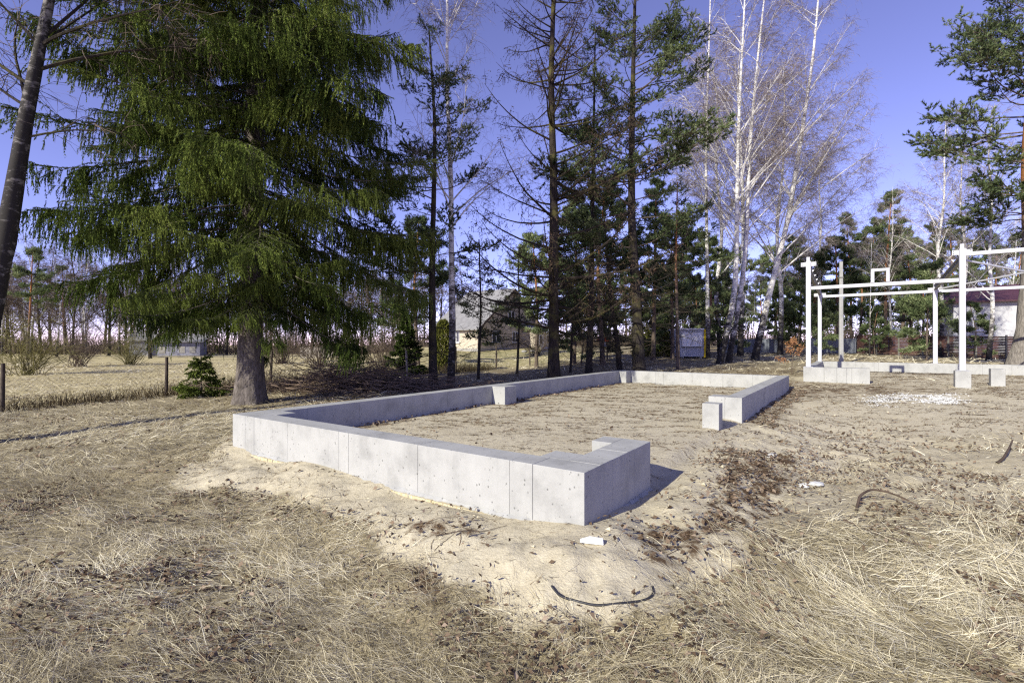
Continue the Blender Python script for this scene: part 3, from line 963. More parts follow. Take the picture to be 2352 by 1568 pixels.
def make_bush(H, Rr, n=60, mat='brown_twig', tw=.006):
    gl, gt = G(), G()
    p0 = np.stack([rng.normal(size=n) * .12 * Rr, rng.normal(size=n) * .12 * Rr, np.full(n, -.05)], 1)
    az = rng.uniform(0, 6.283, n); el = rng.uniform(.6, 1.45, n)
    d = np.stack([np.cos(az) * np.cos(el), np.sin(az) * np.cos(el), np.sin(el)], 1)
    B = grow(p0, d, rng.uniform(.6, 1.05, n) * H, 7, .02, 0, .09)
    gl.add(*tubes(B, np.full((n, 1), .014 * H / 3) * (1.1 - .9 * np.linspace(0, 1, 8)[None, :]), 4))
    Q, _, _ = sub_branches(B, 5, lambda i, t, Ls: rng.uniform(.15, .42, len(i)) * H * .5, .2, .8, .7, 4, .0, 0, .12, False, 3)
    gt.add(*ribbons(Q, np.full((len(Q), 1), tw) * (1.1 - .7 * np.linspace(0, 1, 5)[None, :])))
    W, _, _ = sub_branches(Q, 6, lambda i, t, Ls: rng.uniform(.1, .35, len(i)), .2, .8, .6, 3, .02, 0, .14, False, 3)
    gt.add(*ribbons(W, np.full((len(W), 1), tw * .7) * (1.1 - .7 * np.linspace(0, 1, 4)[None, :])))
    return dict(stems=gl.mesh('stems', M[mat]), twigs=gt.mesh('twigs', M[mat]))

def tree(name, label, cat, loc, parts, rz=0., group=None, sc=1.0):
    t = thing(name, label, cat, loc, rz, group)
    t.scale = (sc, sc, sc)
    for k, me in parts.items():
        obj(k, me, t, 'stuff' if k in ('foliage', 'twigs', 'branches', 'limbs', 'cones', 'needles') else None)
    return t

def path_px(pts, d, base):
    """trunk path from picture positions at depth d, relative to base"""
    w = [P(x, y, d) for x, y in pts]
    out = [np.array(p) - np.array(base) for p in w]
    out = [np.array([0, 0, -.25]), np.array([0, 0, 0.])] + [p for p in out if p[2] > .3]
    return out

# boughs shared by the near conifers: every bough of a tree is a part of its own, alike boughs share their mesh
def needles_on(g, Q, per_m, l, w, out, down, tint):
    Ls = np.linalg.norm(np.diff(Q, axis=1), axis=2).sum(1)
    cnt = np.maximum((Ls * per_m).astype(int), 3)
    i = np.repeat(np.arange(len(Q)), cnt)
    p, tg = at(Q, i, rng.random(len(i)))
    r = rng.normal(size=p.shape)
    d = norm(tg * .8 + norm(r - tg * (r * tg).sum(1, keepdims=True)) * out + np.array([0, 0, -down]))
    v, f = spikes(p, d, l * rng.uniform(.7, 1.25, len(i)), w)
    g.add(v, f, np.repeat(np.clip(tint[i] + rng.normal(size=len(i)) * .08, 0, 1), 3))

def spruce_bough(k):
    B = grow(np.zeros((1, 3)), np.array([[1., 0, -.06 - .03 * k]]), 5.0, 12, .035 + .004 * k, .17, .04)
    gb = G(); gb.add(*tubes(B, (.035 * (1 - .9 * np.linspace(0, 1, 13)))[None], 5))
    Q, qi, qt = sub_branches(B, 10.5, lambda i, t, Ls: (.25 + 1.15 * np.sin(np.pi * np.clip(t * .9 + .05, 0, 1)) ** .8 * rng.uniform(.45, 1.1, len(i))), .05, .85, .6, 5, .10, .02, .09, True, 10)
    gb.add(*ribbons(Q, np.full((len(Q), 1), .007) * (1.1 - .8 * np.linspace(0, 1, 6)[None, :])))
    gf = G()
    tq = np.clip(.35 + .25 * rng.random(len(Q)) + .25 * qt, 0, 1)
    needles_on(gf, Q, 110, .055, .0095, .55, -.05, tq)
    needles_on(gf, B[:, 5:], 150, .055, .009, .5, -.1, np.array([.7]))
    # pendulous shoots, in curtains
    cl = vnoise(qt * 9 + k * 7, np.zeros(len(qt)) + k, 3)
    m = (2 + 13 * cl).astype(int)
    i2 = np.repeat(np.arange(len(Q)), m)
    p, tg = at(Q, i2, rng.uniform(.12, 1, len(i2)))
    L2 = (.12 + .62 * rng.random(len(i2)) ** 1.6) * (.55 + .75 * cl[i2])
    W = grow(p, tg * .35 + rng.normal(size=p.shape) * .22 + np.array([0, 0, -.5]), L2, 4, .5, 0, .09)
    tw = np.clip(tq[i2] * .75 + .25 * rng.random(len(i2)), 0, 1)
    needles_on(gf, W, 88, .054, .0095, .46, .08, tw)
    return gb, gf

def pine_bough(k):
    B = grow(np.zeros((1, 3)), np.array([[1., 0, .05]]), 3.0, 9, .015, .15, .10)
    gb = G(); gb.add(*tubes(B, (.028 * (1 - .85 * np.linspace(0, 1, 10)))[None], 5))
    Q, qi, qt = sub_branches(B, 6.5, lambda i, t, Ls: (.25 + .85 * rng.random(len(i))) * (1.25 - .75 * t), .22, .85, .7, 5, -.03, .06, .13, True, 8)
    gb.add(*tubes(Q, np.full((len(Q), 1), .009) * (1 - .6 * np.linspace(0, 1, 6)[None, :]), 3))
    W, wi, wt = sub_branches(Q, 10.5, lambda i, t, Ls: rng.uniform(.10, .36, len(i)), .2, .85, .65, 3, -.12, .03, .2, False, 4)
    gb.add(*ribbons(W, np.full(W.shape[:2], .004)))
    gf = G()
    tq = np.clip(.25 + .5 * rng.random(len(Q)), 0, 1)
    needles_on(gf, W[:, 1:], 215, .088, .0095, .75, -.3, np.clip(tq[wi] + .15 * rng.normal(size=len(wi)), 0, 1))
    needles_on(gf, Q[:, 3:], 150, .088, .0095, .75, -.3, tq)
    return gb, gf

def bough_meshes(fn, n, bark, leaf, nm):
    out = []
    for k in range(n):
        gb, gf = fn(k)
        me = gf.mesh(nm, M[leaf], False, True)
        mb = gb.mesh(nm + '_wood', M[bark])
        out.append((mb, me))
    return out
SPRUCE_B = bough_meshes(spruce_bough, 6, 'spruce_bark', 'spruce', 'spruce_bough')
PINE_B = bough_meshes(pine_bough, 6, 'pine_bark', 'pine', 'pine_bough')

def boughs(t, protos, nominal, pts, rad, hs, L, az, tilt, sc_min=.3):
    z = pts[:, 2]
    for h, l, a, e in zip(hs, L, az, tilt):
        mb, me = protos[int(rng.integers(len(protos)))]
        p = [float(np.interp(h, z, pts[:, c])) for c in range(2)] + [float(h)]
        k = max(l / nominal, .12)
        rot = (float(rng.normal() * .12), float(-e), float(a))
        o = obj('bough', me, t, 'stuff', p)
        w = obj('wood', mb, o, None)
        o.rotation_euler = rot; kk = max(k, sc_min) if k < .5 else k
        o.scale = (k, kk * float(rng.uniform(.85, 1.15)), kk)

def spruce_by_boughs(name, label, loc, H, Rmax, r0, low, lean, top_vis, whorl=.33, cz=.6):
    t = thing(name, label, 'tree', loc)
    tm, pts, rad = trunk_mesh([(0, 0, -.2), (0, 0, 0), (lean[0] * .5, lean[1] * .5, H * .5), (lean[0], lean[1], H)], r0, .02, M['spruce_bark'], 18, .55, n=34)
    obj('trunk', tm, t)
    hs, az = [], []
    h = low
    while h < H * .985:
        k = int(rng.integers(4, 7)) if h < top_vis else 3
        a0 = rng.uniform(0, 6.28)
        for j in range(k):
            hs.append(h + rng.uniform(-.25, .25)); az.append(a0 + j * 6.283 / k + rng.uniform(-.4, .4))
        h += whorl * rng.uniform(.7, 1.3) * (1 if h < top_vis else 3)
    hs, az = np.array(hs), np.array(az)
    q = hs / H
    L = np.maximum(Rmax * (1 - q) ** cz * rng.uniform(.62, 1.05, len(hs)) * (1 - .38 * np.exp(-(hs - low) / 1.3)), .3)
    front = np.clip(-np.sin(az), 0, 1)
    L = L * (1 - .22 * front * np.exp(-(hs - low) / 2.5))
    tilt = -.08 + .45 * q + rng.uniform(-.1, .1, len(hs)) - .20 * np.exp(-hs / 5.)
    boughs(t, SPRUCE_B, 5.0, pts, rad, hs, L, az, tilt, .45)
    return t

def pine_by_boughs(label, loc, H, r0, crown0, Rmax, nb, path, bark, az_bias=None, dead=10, shape='round', flare=.35, lift=0.0):
    t = thing('pine_tree', label, 'tree', loc)
    if path is None:
        path = [(0, 0, -.2), (0, 0, 0), (rng.uniform(-.2, .2), rng.uniform(-.2, .2), H * .5), (rng.uniform(-.4, .4), rng.uniform(-.3, .3), H)]
    tm, pts, rad = trunk_mesh(path, r0, .025, M[bark], 14, flare)
    obj('trunk', tm, t)
    hs = crown0 + (H * .985 - crown0) * np.sort(rng.random(nb)) ** .9
    q = (hs - crown0) / (H - crown0)
    L = (Rmax * (1 - q) ** .8 + .35) if shape == 'cone' else Rmax * np.sqrt(np.clip(1 - (1.5 * q - .45) ** 2 * .9, .06, 1)) * (1 - .3 * q)
    L = L * rng.uniform(.6, 1.1, nb)
    az = rng.uniform(0, 6.283, nb)
    if az_bias is not None:
        az = np.where(rng.random(nb) < az_bias[1], az_bias[0] + rng.normal(size=nb) * .7, az)
    tilt = lift - .05 + .5 * q + rng.uniform(-.18, .18, nb)
    boughs(t, PINE_B, 3.0, pts, rad, hs, L, az, tilt, .4)
    if dead:
        hd = rng.uniform(max(1.2, crown0 * .25), crown0 * 1.15, dead)
        Bd, Rdd = branches_from(pts, rad, hd, rng.uniform(.5, 1.0, dead) * Rmax * .75, rng.uniform(0, 6.28, dead), rng.uniform(-.3, .25, dead), 7, .02, .05, .12, .25)
        gb = G(); gb.add(*tubes(Bd, Rdd * .7, 4))
        Qd, _, _ = sub_branches(Bd, 7, lambda i, t_, Ls: rng.uniform(.2, .9, len(i)), .15, .7, .6, 3, .03, 0, .18, False, 3)
        gb.add(*ribbons(Qd, np.full(Qd.shape[:2], .005)))
        Qe, _, _ = sub_branches(Qd, 7, lambda i, t_, Ls: rng.uniform(.1, .4, len(i)), .15, .7, .6, 2, .05, 0, .2, False, 2)
        gb.add(*ribbons(Qe, np.full(Qe.shape[:2], .0035)))
        obj('dead_branches', gb.mesh('dead_branches', M['dark_bark']), t, 'stuff')
    return t

# ------------------------------------------------------------------ the trees one by one
# big weeping spruce
b = on(572, 14.2)
spruce = spruce_by_boughs('spruce_tree', 'huge old spruce with drooping green branches behind the foundation corner', b, 28.0, 6.2, .33, 2.75, (.5, .1), 13.5, .31, .48)

# leaning old birch at the left edge
b = on(-70, 9.6)
tree('birch_tree', 'leaning mossy old birch trunk cut by the left frame edge', 'tree', b,
     make_birch(13.5, .24, path_px([(-35, 760), (5, 600), (38, 400), (72, 200), (105, 40), (150, -170), (190, -500)], 9.6, b), 12, .45, .8, 'old_birch_bark',
                [(6.6, 3.0, 2.9, .5), (7.0, 3.4, 3.3, .6), (7.3, 3.6, .3, .45), (7.8, 3.2, -.2, .35), (6.0, 2.0, .1, .2)], .3, .006, 'brown_twig', 'dark_bark', .35))

# pine and birch right of the spruce
b = on(995, 18.5)
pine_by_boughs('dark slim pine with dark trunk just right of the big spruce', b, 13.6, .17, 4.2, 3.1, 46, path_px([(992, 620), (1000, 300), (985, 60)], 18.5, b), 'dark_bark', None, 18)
b = on(1034, 19.2)
tree('birch_tree', 'tall slender birch with fine bare twigs beside the dark slim pine', 'tree', b,
     make_birch(20.5, .15, path_px([(1040, 800), (1037, 600), (1036, 400), (1026, 200), (1028, 0), (1022, -320)], 19.2, b), 30, .28, 1.0, Lf=.17, tw=.005))
# larch, dark pine, leaning pine, big pine
b = on(1272, 20.5)
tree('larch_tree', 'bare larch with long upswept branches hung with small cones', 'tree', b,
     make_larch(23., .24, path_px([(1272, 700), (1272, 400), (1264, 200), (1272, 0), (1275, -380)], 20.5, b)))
b = on(1352, 23.0)
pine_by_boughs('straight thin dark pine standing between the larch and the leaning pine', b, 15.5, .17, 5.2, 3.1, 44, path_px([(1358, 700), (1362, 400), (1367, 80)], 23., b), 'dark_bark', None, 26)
b = on(1424, 23.6)
pine_by_boughs('short leaning pine with crooked trunk between two straight pines', b, 8.4, .15, 3.6, 2.7, 28, path_px([(1418, 780), (1404, 700), (1396, 600), (1385, 470)], 23.6, b), 'dark_bark', None, 12)
b = on(1470, 22.5)
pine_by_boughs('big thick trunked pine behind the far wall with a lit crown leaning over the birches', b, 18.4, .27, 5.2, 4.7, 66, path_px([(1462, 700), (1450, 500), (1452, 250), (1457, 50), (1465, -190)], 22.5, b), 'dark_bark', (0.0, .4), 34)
# thin red pine with low green pads over the kiosk
b = on(1558, 25.5)
pine_by_boughs('thin reddish pine with low green needle pads in front of the white kiosk', b, 9.6, .11, 2.9, 3.2, 36, path_px([(1552, 600), (1556, 420)], 25.5, b), 'pine_bark', (0.0, .4), 6)
# young pines in front of the cream house
for px, d, h, lab, rr in ((1098, 22.5, 6.4, 'young sparse pine with thin trunk in front of the cream house corner', 2.3),
                          (1188, 27.0, 6.6, 'bushy young pine hiding the gable of the cream house', 2.5),
                          (1310, 26.5, 5.2, 'young dark pine low between larch and thin pine trunks', 2.1)):
    pine_by_boughs(lab, on(px, d), h, .075, 1.8, rr, 24, None, 'dark_bark', None, 8, 'cone')

# birch clump in the middle right
for px, py, base, d, H, r, lab, lean, low in (
        (None, None, (1650, 832), 30.5, 29, .19, 'tall white birch rising from a dark leaning base behind the far wall', [(1672, 760), (1690, 660), (1693, 500), (1694, 366), (1700, 200), (1711, 0), (1720, -230)], .3),
        (None, None, (1672, 829), 31.5, 29, .18, 'tall forked white birch, second of the birch clump by the kiosk', [(1690, 740), (1712, 600), (1716, 500), (1722, 340), (1734, 200), (1746, 80), (1758, -20), (1772, -230)], .3),
        (None, None, (1732, 823), 34., 30, .235, 'leaning white birch with long limbs swept out over open sky', [(1752, 740), (1775, 640), (1808, 520), (1835, 350), (1852, 240), (1866, 150), (1880, 0), (1892, -230)], .25)):
    b = on(base[0], d)
    ll = None
    if base[0] == 1732:
        ll = [(5.5, 10.5, .1, .85), (7.2, 9.8, .0, .75), (8.2, 9.0, .25, .62), (10, 7.5, .1, .8), (12, 7., .3, .85)]
    tree('birch_tree', lab, 'tree', b, make_birch(H, r, path_px(lean, d, b), 34, low * .8, 1.0, lean_limbs=ll, Lf=.27, tw=.0068))
b = on(1626, 37.)
tree('birch_tree', 'thinner white birch farther back, leftmost of the birch clump', 'tree', b,
     make_birch(30, .17, path_px([(1624, 600), (1621, 350), (1630, 60), (1636, -180)], 37., b), 24, .3, .8, Lf=.24))

# the pine at the right edge
b = on(2362, 23.5)
pine_by_boughs('massive old pine at the right frame edge with a flared grey trunk', b, 18.6, .56, 7.0, 6.0, 42, path_px([(2368, 700), (2372, 560), (2360, 400), (2366, 200), (2372, -10)], 23.5, b), 'grey_pine_bark', (math.pi, .6), 6, 'round', .85, .04)

# right woodland: prototypes and their copies
pine_a = tree('pine_tree', 'broad green pine behind the left post of the steel frame', 'tree', on(1925, 46), make_pine(10.8, .16, 2.6, 3.2, 44, None, 'pine_bark', 8, .16, .026, .9), group='pines of the right woodland')
pine_b = tree('pine_tree', 'conical pine standing tallest behind the square steel opening frame', 'tree', on(2034, 47), make_pine(15.4, .2, 4.0, 3.3, 46, None, 'pine_bark', 8, .16, .026, .9, shape='cone'), group='pines of the right woodland')
birch_a = tree('birch_tree', 'white birch right behind the tallest steel post', 'tree', on(2160, 39), make_birch(19.5, .17, [(0, 0, -.2), (0, 0, 0), (.3, .1, 4), (-.15, .2, 8), (.35, 0, 12.5), (.1, -.2, 16), (.5, 0, 19.5)], 30, .22, .8, Lf=.27, tw=.009), group='birches of the right woodland')
spec = [
    (pine_a, 1868, 52, .95, 'pine left of the steel frame, half hidden by the leaning birch'),
    (pine_a, 1975, 54, 1.05, 'pine behind the concrete pole, dark among its neighbours'),
    (pine_b, 1890, 62, .8, 'small far pine in the gap between leaning birch and steel post'),
    (pine_a, 2090, 52, 1.1, 'round pine between the square steel opening and the right birch'),
    (pine_b, 2120, 60, .78, 'far pine behind the middle of the steel beams'),
    (pine_a, 2215, 60, .95, 'pine showing through above the maroon roof'),
    (pine_a, 1800, 58, .8, 'pine behind the foot of the leaning birch'),
    (pine_a, 1745, 66, .85, 'far pine between the trunks of the birch clump'),
    (pine_b, 2290, 66, .85, 'pine behind the maroon roofed house'),
    (pine_a, 1600, 62, .8, 'far pine behind the white kiosk roof'),
    (birch_a, 2216, 41, .98, 'white birch whose trunk lines up with the tallest steel post'),
    (birch_a, 2270, 34, .9, 'slightly leaning birch in front of the maroon roofed house'),
    (birch_a, 2046, 46, .8, 'birch trunk pressed against the tall conical pine'),
    (birch_a, 1860, 50, .72, 'slim birch just left of the front steel post'),
    (birch_a, 2105, 56, .7, 'far birch between the steel posts with a low crown'),
    (birch_a, 2330, 58, .8, 'far birch behind the massive old pine'),
]
for k, (src, px, d, sc, lab) in enumerate(spec):
    copy_tree(src, on(px, d), k * 2.1 + .5, sc, lab)
# young pine and saplings by the brown fence
yp = tree('pine_tree', 'young bright green pine low beside the back post of the frame', 'tree', on(2128, 33.5), make_pine(6.6, .07, .5, 2.4, 34, None, 'pine_bark', 9, .16, .024, .9, dead=0, shape='cone'))
copy_tree(yp, on(2236, 36), 2.0, .62, 'small young pine half hidden by the tallest steel post')
yp_src = yp

for k, (src, px, d, sc, lab) in enumerate((
        (pine_a, 1232, 32, .8, 'dark pine just left of the larch trunk'),
        (pine_a, 1318, 33, 1.0, 'dark pine just right of the larch trunk'), (pine_a, 1385, 30, 1.05, 'dark pine behind the short leaning pine'), (pine_b, 1500, 34, .82, 'conical pine right behind the thick trunked pine'),
        (pine_a, 1545, 36, .95, 'dark pine behind the thin reddish pine'), (pine_a, 960, 36, 1.0, 'dark pine behind the slim pine next to the spruce'), (pine_a, 1625, 40, .9, 'dark pine behind the leftmost clump birch'),
        (birch_a, 1700, 40, 1.35, 'bare birch behind the clump with hazy twigs'), (birch_a, 1792, 42, 1.3, 'bare birch between the clump and the leaning birch'), (birch_a, 1655, 44, 1.35, 'hazy bare birch above the kiosk'), (birch_a, 1880, 52, 1.1, 'far bare birch right of the leaning birch'),
        (pine_a, 1835, 70, 1.25, 'tall far pine filling the gap right of the leaning birch'), (pine_b, 1955, 72, 1.1, 'far pine rising behind the bare concrete pole'),
        (pine_a, 2010, 66, 1.3, 'far pine left of the tall conical one'), (pine_a, 2070, 70, 1.35, 'far pine right of the tall conical one'), (pine_b, 2150, 74, 1.05, 'far pine behind the right birch trunk'),
        (pine_a, 2190, 68, 1.3, 'far pine in the middle of the right steel bay'), (pine_a, 2260, 74, 1.35, 'far pine above the maroon roof ridge'), (pine_a, 2345, 70, 1.3, 'far pine behind the old right edge pine'),
        (pine_a, 1780, 74, 1.2, 'far pine between leaning birch and birch clump'), (pine_a, 1690, 76, 1.2, 'far pine behind the forked birch'), (pine_b, 1650, 70, .8, 'far conical pine right above the kiosk'),
        (pine_a, 1570, 74, 1.1, 'far pine left above the kiosk'), (pine_a, 1500, 66, .95, 'far pine right of the thick trunked pine'), (pine_a, 1440, 72, .9, 'far pine seen between the leaning and thick pines'),
        (pine_b, 1330, 70, .7, 'far pine between larch and thin dark pine'), (pine_a, 1540, 46, .6, 'low pine between the evergreen shrub and kiosk'),
        (yp_src, 1585, 42, 1.0, 'young pine just behind the kiosk'), (yp_src, 1660, 44, 1.1, 'young pine at the foot of the tall birches'), (yp_src, 1790, 46, .9, 'young dark pine right of the leaning birch base'),
        (yp_src, 1835, 44, 1.0, 'young pine left of the grey metal fence'), (yp_src, 1880, 41, .8, 'young pine behind the left frame post'), (yp_src, 2010, 41, .6, 'young pine in front of the brown fence start'),
        (yp_src, 1335, 31, .85, 'young pine right of the larch trunk'), (yp_src, 1395, 34, .8, 'young pine behind the short leaning pine'), (yp_src, 1500, 36, .75, 'young pine right of the thick pine trunk'),
        )):
    copy_tree(src, on(px, d), k * 2.3 + .9, sc * (1.15 if d > 55 else 1.0), lab)

# thin saplings near the grey fence
sap = make_birch(7.5, .045, None, 12, .35, .35, Lf=.22, flare=.1)
sp0 = tree('birch_sapling', 'slim white birch sapling before the grey fence, leftmost of its group', 'tree', on(1700, 52), sap, group='birch saplings by the grey fence')
for k, (px, d, lab) in enumerate(((1709, 53, 'slim white birch sapling before the grey fence, second of its group'), (1718, 51, 'slim white birch sapling before the grey fence, third of its group'),
                             (1727, 53, 'slim white birch sapling before the grey fence, rightmost of its group'), (1997, 40, 'thin straight birch sapling right of the concrete pole'))):
    copy_tree(sp0, on(px, d), k * 1.7, 1.0 + .08 * k, lab)

# small spruces along the wire fence
ss = tree('spruce_sapling', 'small dark spruce sapling left of the big spruce trunk', 'tree', on(462, 16.2), make_spruce(1.35, .95, .03, 1.5, 99, .12, .06, .012, weep=.25, whorl=.28), group='small spruces')
sm = tree('spruce_sapling', 'waist high dense green spruce behind the brush pile', 'tree', on(932, 25.0), make_spruce(3.1, 1.35, .05, 1.5, 99, .15, .075, .016, weep=.3, whorl=.3), group='small spruces')
# thuja column
gcol = G()
n = 5200
zz = rng.random(n); th = rng.uniform(0, 6.283, n)
rr = .62 * np.sqrt(np.clip(np.sin(np.pi * np.clip(zz * .93 + .07, 0, 1)), .02, 1)) * rng.uniform(.55, 1.08, n)
p = np.stack([rr * np.cos(th), rr * np.sin(th), zz * 2.9 + .1], 1)
v, f = spikes(p, norm(np.stack([np.cos(th) * .5, np.sin(th) * .5, np.full(n, .9)], 1) + rng.normal(size=(n, 3)) * .3), rng.uniform(.12, .22, n), .035)
gcol.add(v, f, np.repeat(rng.random(n), 3))
tmm, _, _ = trunk_mesh([(0, 0, -.1), (0, 0, 1.2), (0, 0, 2.6)], .05, .02, M['dark_bark'], 7)
tree('thuja', 'yellowish green columnar thuja between the pine and birch trunks', 'tree', on(1018, 29.0), dict(trunk=tmm, foliage=gcol.mesh('foliage', M['bush_green'], False, True)))
# dark evergreen shrub left of the kiosk
gsh = G(); n = 6000
uu = norm(rng.normal(size=(n, 3))); uu[:, 2] = np.abs(uu[:, 2])
p = uu * rng.uniform(.45, 1.05, (n, 1)) * np.array([2.1, 1.6, 2.7]) * (1 + .25 * np.sin(uu[:, :1] * 7 + uu[:, 1:2] * 5))
v, f = spikes(p, norm(uu + rng.normal(size=(n, 3)) * .7), rng.uniform(.16, .3, n), .05)
gsh.add(v, f, np.repeat(np.clip(rng.random(n) * .8, 0, 1), 3))
tree('evergreen_shrub', 'dense yellow green evergreen shrub left of the white kiosk', 'shrub', on(1515, 40), dict(foliage=gsh.mesh('foliage', M['bush_green'], False, True), **{k: m for k, m in make_bush(2.2, 1.0, 20).items() if k == 'stems'}))

# bare garden trees and bushes beyond the fence
bush = make_bush(3.6, 2.0, 46, 'brown_twig', .008)
mossb = make_bush(4.0, 2.6, 60, 'moss_twig', .009)
gb0 = tree('garden_bush', 'bare mossy bush at the left edge beyond the wire fence', 'bush', on(60, 30), mossb, group='bare bushes beyond the fence')
copy_tree(gb0, on(300, 44), 1.2, 1.0, 'bare mossy bush behind the drooping spruce tips')
gb1 = tree('garden_bush', 'bare brown bush between the spruce trunk and the waist high spruce', 'bush', on(880, 30), bush, group='bare bushes beyond the fence')
for k, (px, d, sc, lab) in enumerate(((735, 38, 1.3, 'bare fruit tree like bush in front of the pale picket fence'), (1490, 44, 1.2, 'bare bush right of the bird feeder'), (1345, 46, 1.1, 'bare bush behind the thin dark pine'),
                                 (180, 40, 1.2, 'bare brown bush under the left spruce branches'), (1232, 45, .9, 'bare bush beside the white flagpole'), (650, 44, 1.4, 'bare bush right behind the big spruce trunk'))):
    copy_tree(gb1, on(px, d), k * 1.3, sc, lab)

# trees beyond the field on the left
lt = tree('bare_tree', 'tall bare tree at the far left edge of the field', 'tree', on(25, 66), make_birch(15, .16, None, 24, .16, .8, 'dark_bark', Lf=.36, tw=.014, twig_mat='brown_twig', limb_mat='dark_bark'), group='bare trees beyond the field')
lt2 = tree('birch_tree', 'white birch at the far edge of the field under spruce branches', 'tree', on(130, 70), make_birch(14, .13, None, 18, .3, .7, Lf=.26, tw=.013), group='bare trees beyond the field')
lp = tree('pine_tree', 'far pine with orange trunk left of the spruce branches', 'tree', on(62, 58), make_pine(13.0, .17, 6.5, 2.6, 30, None, 'pine_bark', 7, .2, .035, .6), group='pines beyond the field')
for k, (src, px, d, sc, lab) in enumerate((
        (lt, 95, 72, 1.0, 'bare tree second from the left edge beyond the field'), (lt, 165, 64, .9, 'bare tree beyond the field left of the low grey house'), (lt, 250, 78, 1.1, 'far bare tree behind the drooping left spruce tips'),
        (lt, 345, 62, .95, 'dark bare tree standing in front of the low grey house'), (lt, 420, 85, 1.1, 'bare tree behind the low grey house roof'), (lt, 520, 80, 1.0, 'far bare tree just left of the big spruce trunk'),
        (lt, 700, 74, 1.0, 'far bare tree right of the big spruce trunk'), (lt, 830, 80, 1.1, 'far bare tree behind the brush pile'), (lt, 900, 86, 1.0, 'far bare tree above the waist high spruce'),
        (lt2, 5, 76, 1.0, 'white birch at the very left beyond the field'), (lt2, 70, 80, 1.1, 'white birch second from the left beyond the field'), (lt2, 200, 74, .9, 'white birch beyond the field under hanging spruce tips'),
        (lt2, 275, 82, 1.1, 'white birch left of the low grey house'), (lt2, 470, 84, 1.0, 'white birch beyond the field beside the spruce sapling'), (lp, 150, 82, .9, 'far pine among bare trees beyond the field'), (lp, 600, 90, .9, 'far pine behind the big spruce trunk'),
        (lp, 1300, 84, .8, 'far pine right of the cream house'), (lt, 1060, 90, .9, 'far bare tree above the cream house roof'), (lt, 1400, 82, 1.0, 'far bare tree behind the bird feeder'), (lt, 1540, 78, .9, 'far bare tree left above the white kiosk'))):
    copy_tree(src, on(px, d), k * 1.9 + .7, sc * 1.25, lab)

lab_f = 'grey bare tree in the far row that closes the field'
for k in range(26):
    px = (-60 + 42 * k if k < 13 else 600 + 34 * (k - 13)) + float(rng.uniform(-14, 14))
    copy_tree(lt if k % 3 else lt2, on(px, float(rng.uniform(88, 104))), k * 1.37, float(rng.uniform(1.2, 1.6)), lab_f, 'far row of bare trees')
# far wood that closes the horizon
gw, gw2 = G(), G()
n = 230
X = rng.uniform(-190, 230, n); Yw = rng.uniform(95, 150, n) + np.abs(X) * .0
Zw = terrain(X, Yw, False)
Hh = rng.uniform(9, 17, n)
p0 = np.stack([X, Yw, Zw - .2], 1)
B = grow(p0, np.tile([0, 0, 1.], (n, 1)) + rng.normal(size=(n, 3)) * .05, Hh, 6, 0, 0, .03)
gw.add(*tubes(B, np.full((n, 1), .13) * (1.1 - .9 * np.linspace(0, 1, 7)[None, :]), 5))
Q, _, _ = sub_branches(B, 2.6, lambda i, t, Ls: rng.uniform(.8, 3.2, len(i)), .12, .8, .5, 4, -.03, 0, .12, False, 5)
gw.add(*ribbons(Q, np.full((len(Q), 1), .055) * (1.1 - .7 * np.linspace(0, 1, 5)[None, :])))
W, _, _ = sub_branches(Q, 1.4, lambda i, t, Ls: rng.uniform(.4, 1.5, len(i)), .1, .8, .5, 2, 0, 0, .2, False, 2)
gw.add(*ribbons(W, np.full(W.shape[:2], .05)))
nbr = 24000
Xb = rng.uniform(-150, 190, nbr); Yb = rng.uniform(82, 125, nbr)
C = grow(np.stack([Xb, Yb, terrain(Xb, Yb, False) - .1], 1), np.array([0, 0, 1.]) + rng.normal(size=(nbr, 3)) * .45, rng.uniform(.8, 6.0, nbr) * rng.uniform(.5, 1, nbr), 2, 0, 0, .2)
gw.add(*ribbons(C, np.full((nbr, 1), .06) * np.array([[1.1, .8, .15]])))
fw = obj('forest', gw.mesh('forest', M['brown_twig']), kind='stuff')
tag(fw, 'far brown bare wood closing the horizon behind all gardens', 'forest')
i = np.where((B[:, 0, 0] > 25) | (rng.random(n) < .22))[0]
i = np.repeat(i, 420)
p, tg = at(B, i, rng.uniform(.04, 1, len(i)))
rad_ = (1.05 - (p[:, 2] / 14).clip(0, 1)) * 2.6
p = p + rng.normal(size=p.shape) * rad_[:, None] * np.array([.55, .55, .3])
v, f = spikes(p, norm(rng.normal(size=p.shape) + np.array([0, 0, .3])), rng.uniform(.45, .85, len(p)), .2)
gw2.add(v, f, np.repeat(rng.random(len(p)), 3))
fw2 = obj('forest', gw2.mesh('forest_pines', M['pine'], False, True), kind='stuff')
tag(fw2, 'far green pine wood behind the right hand houses', 'forest')

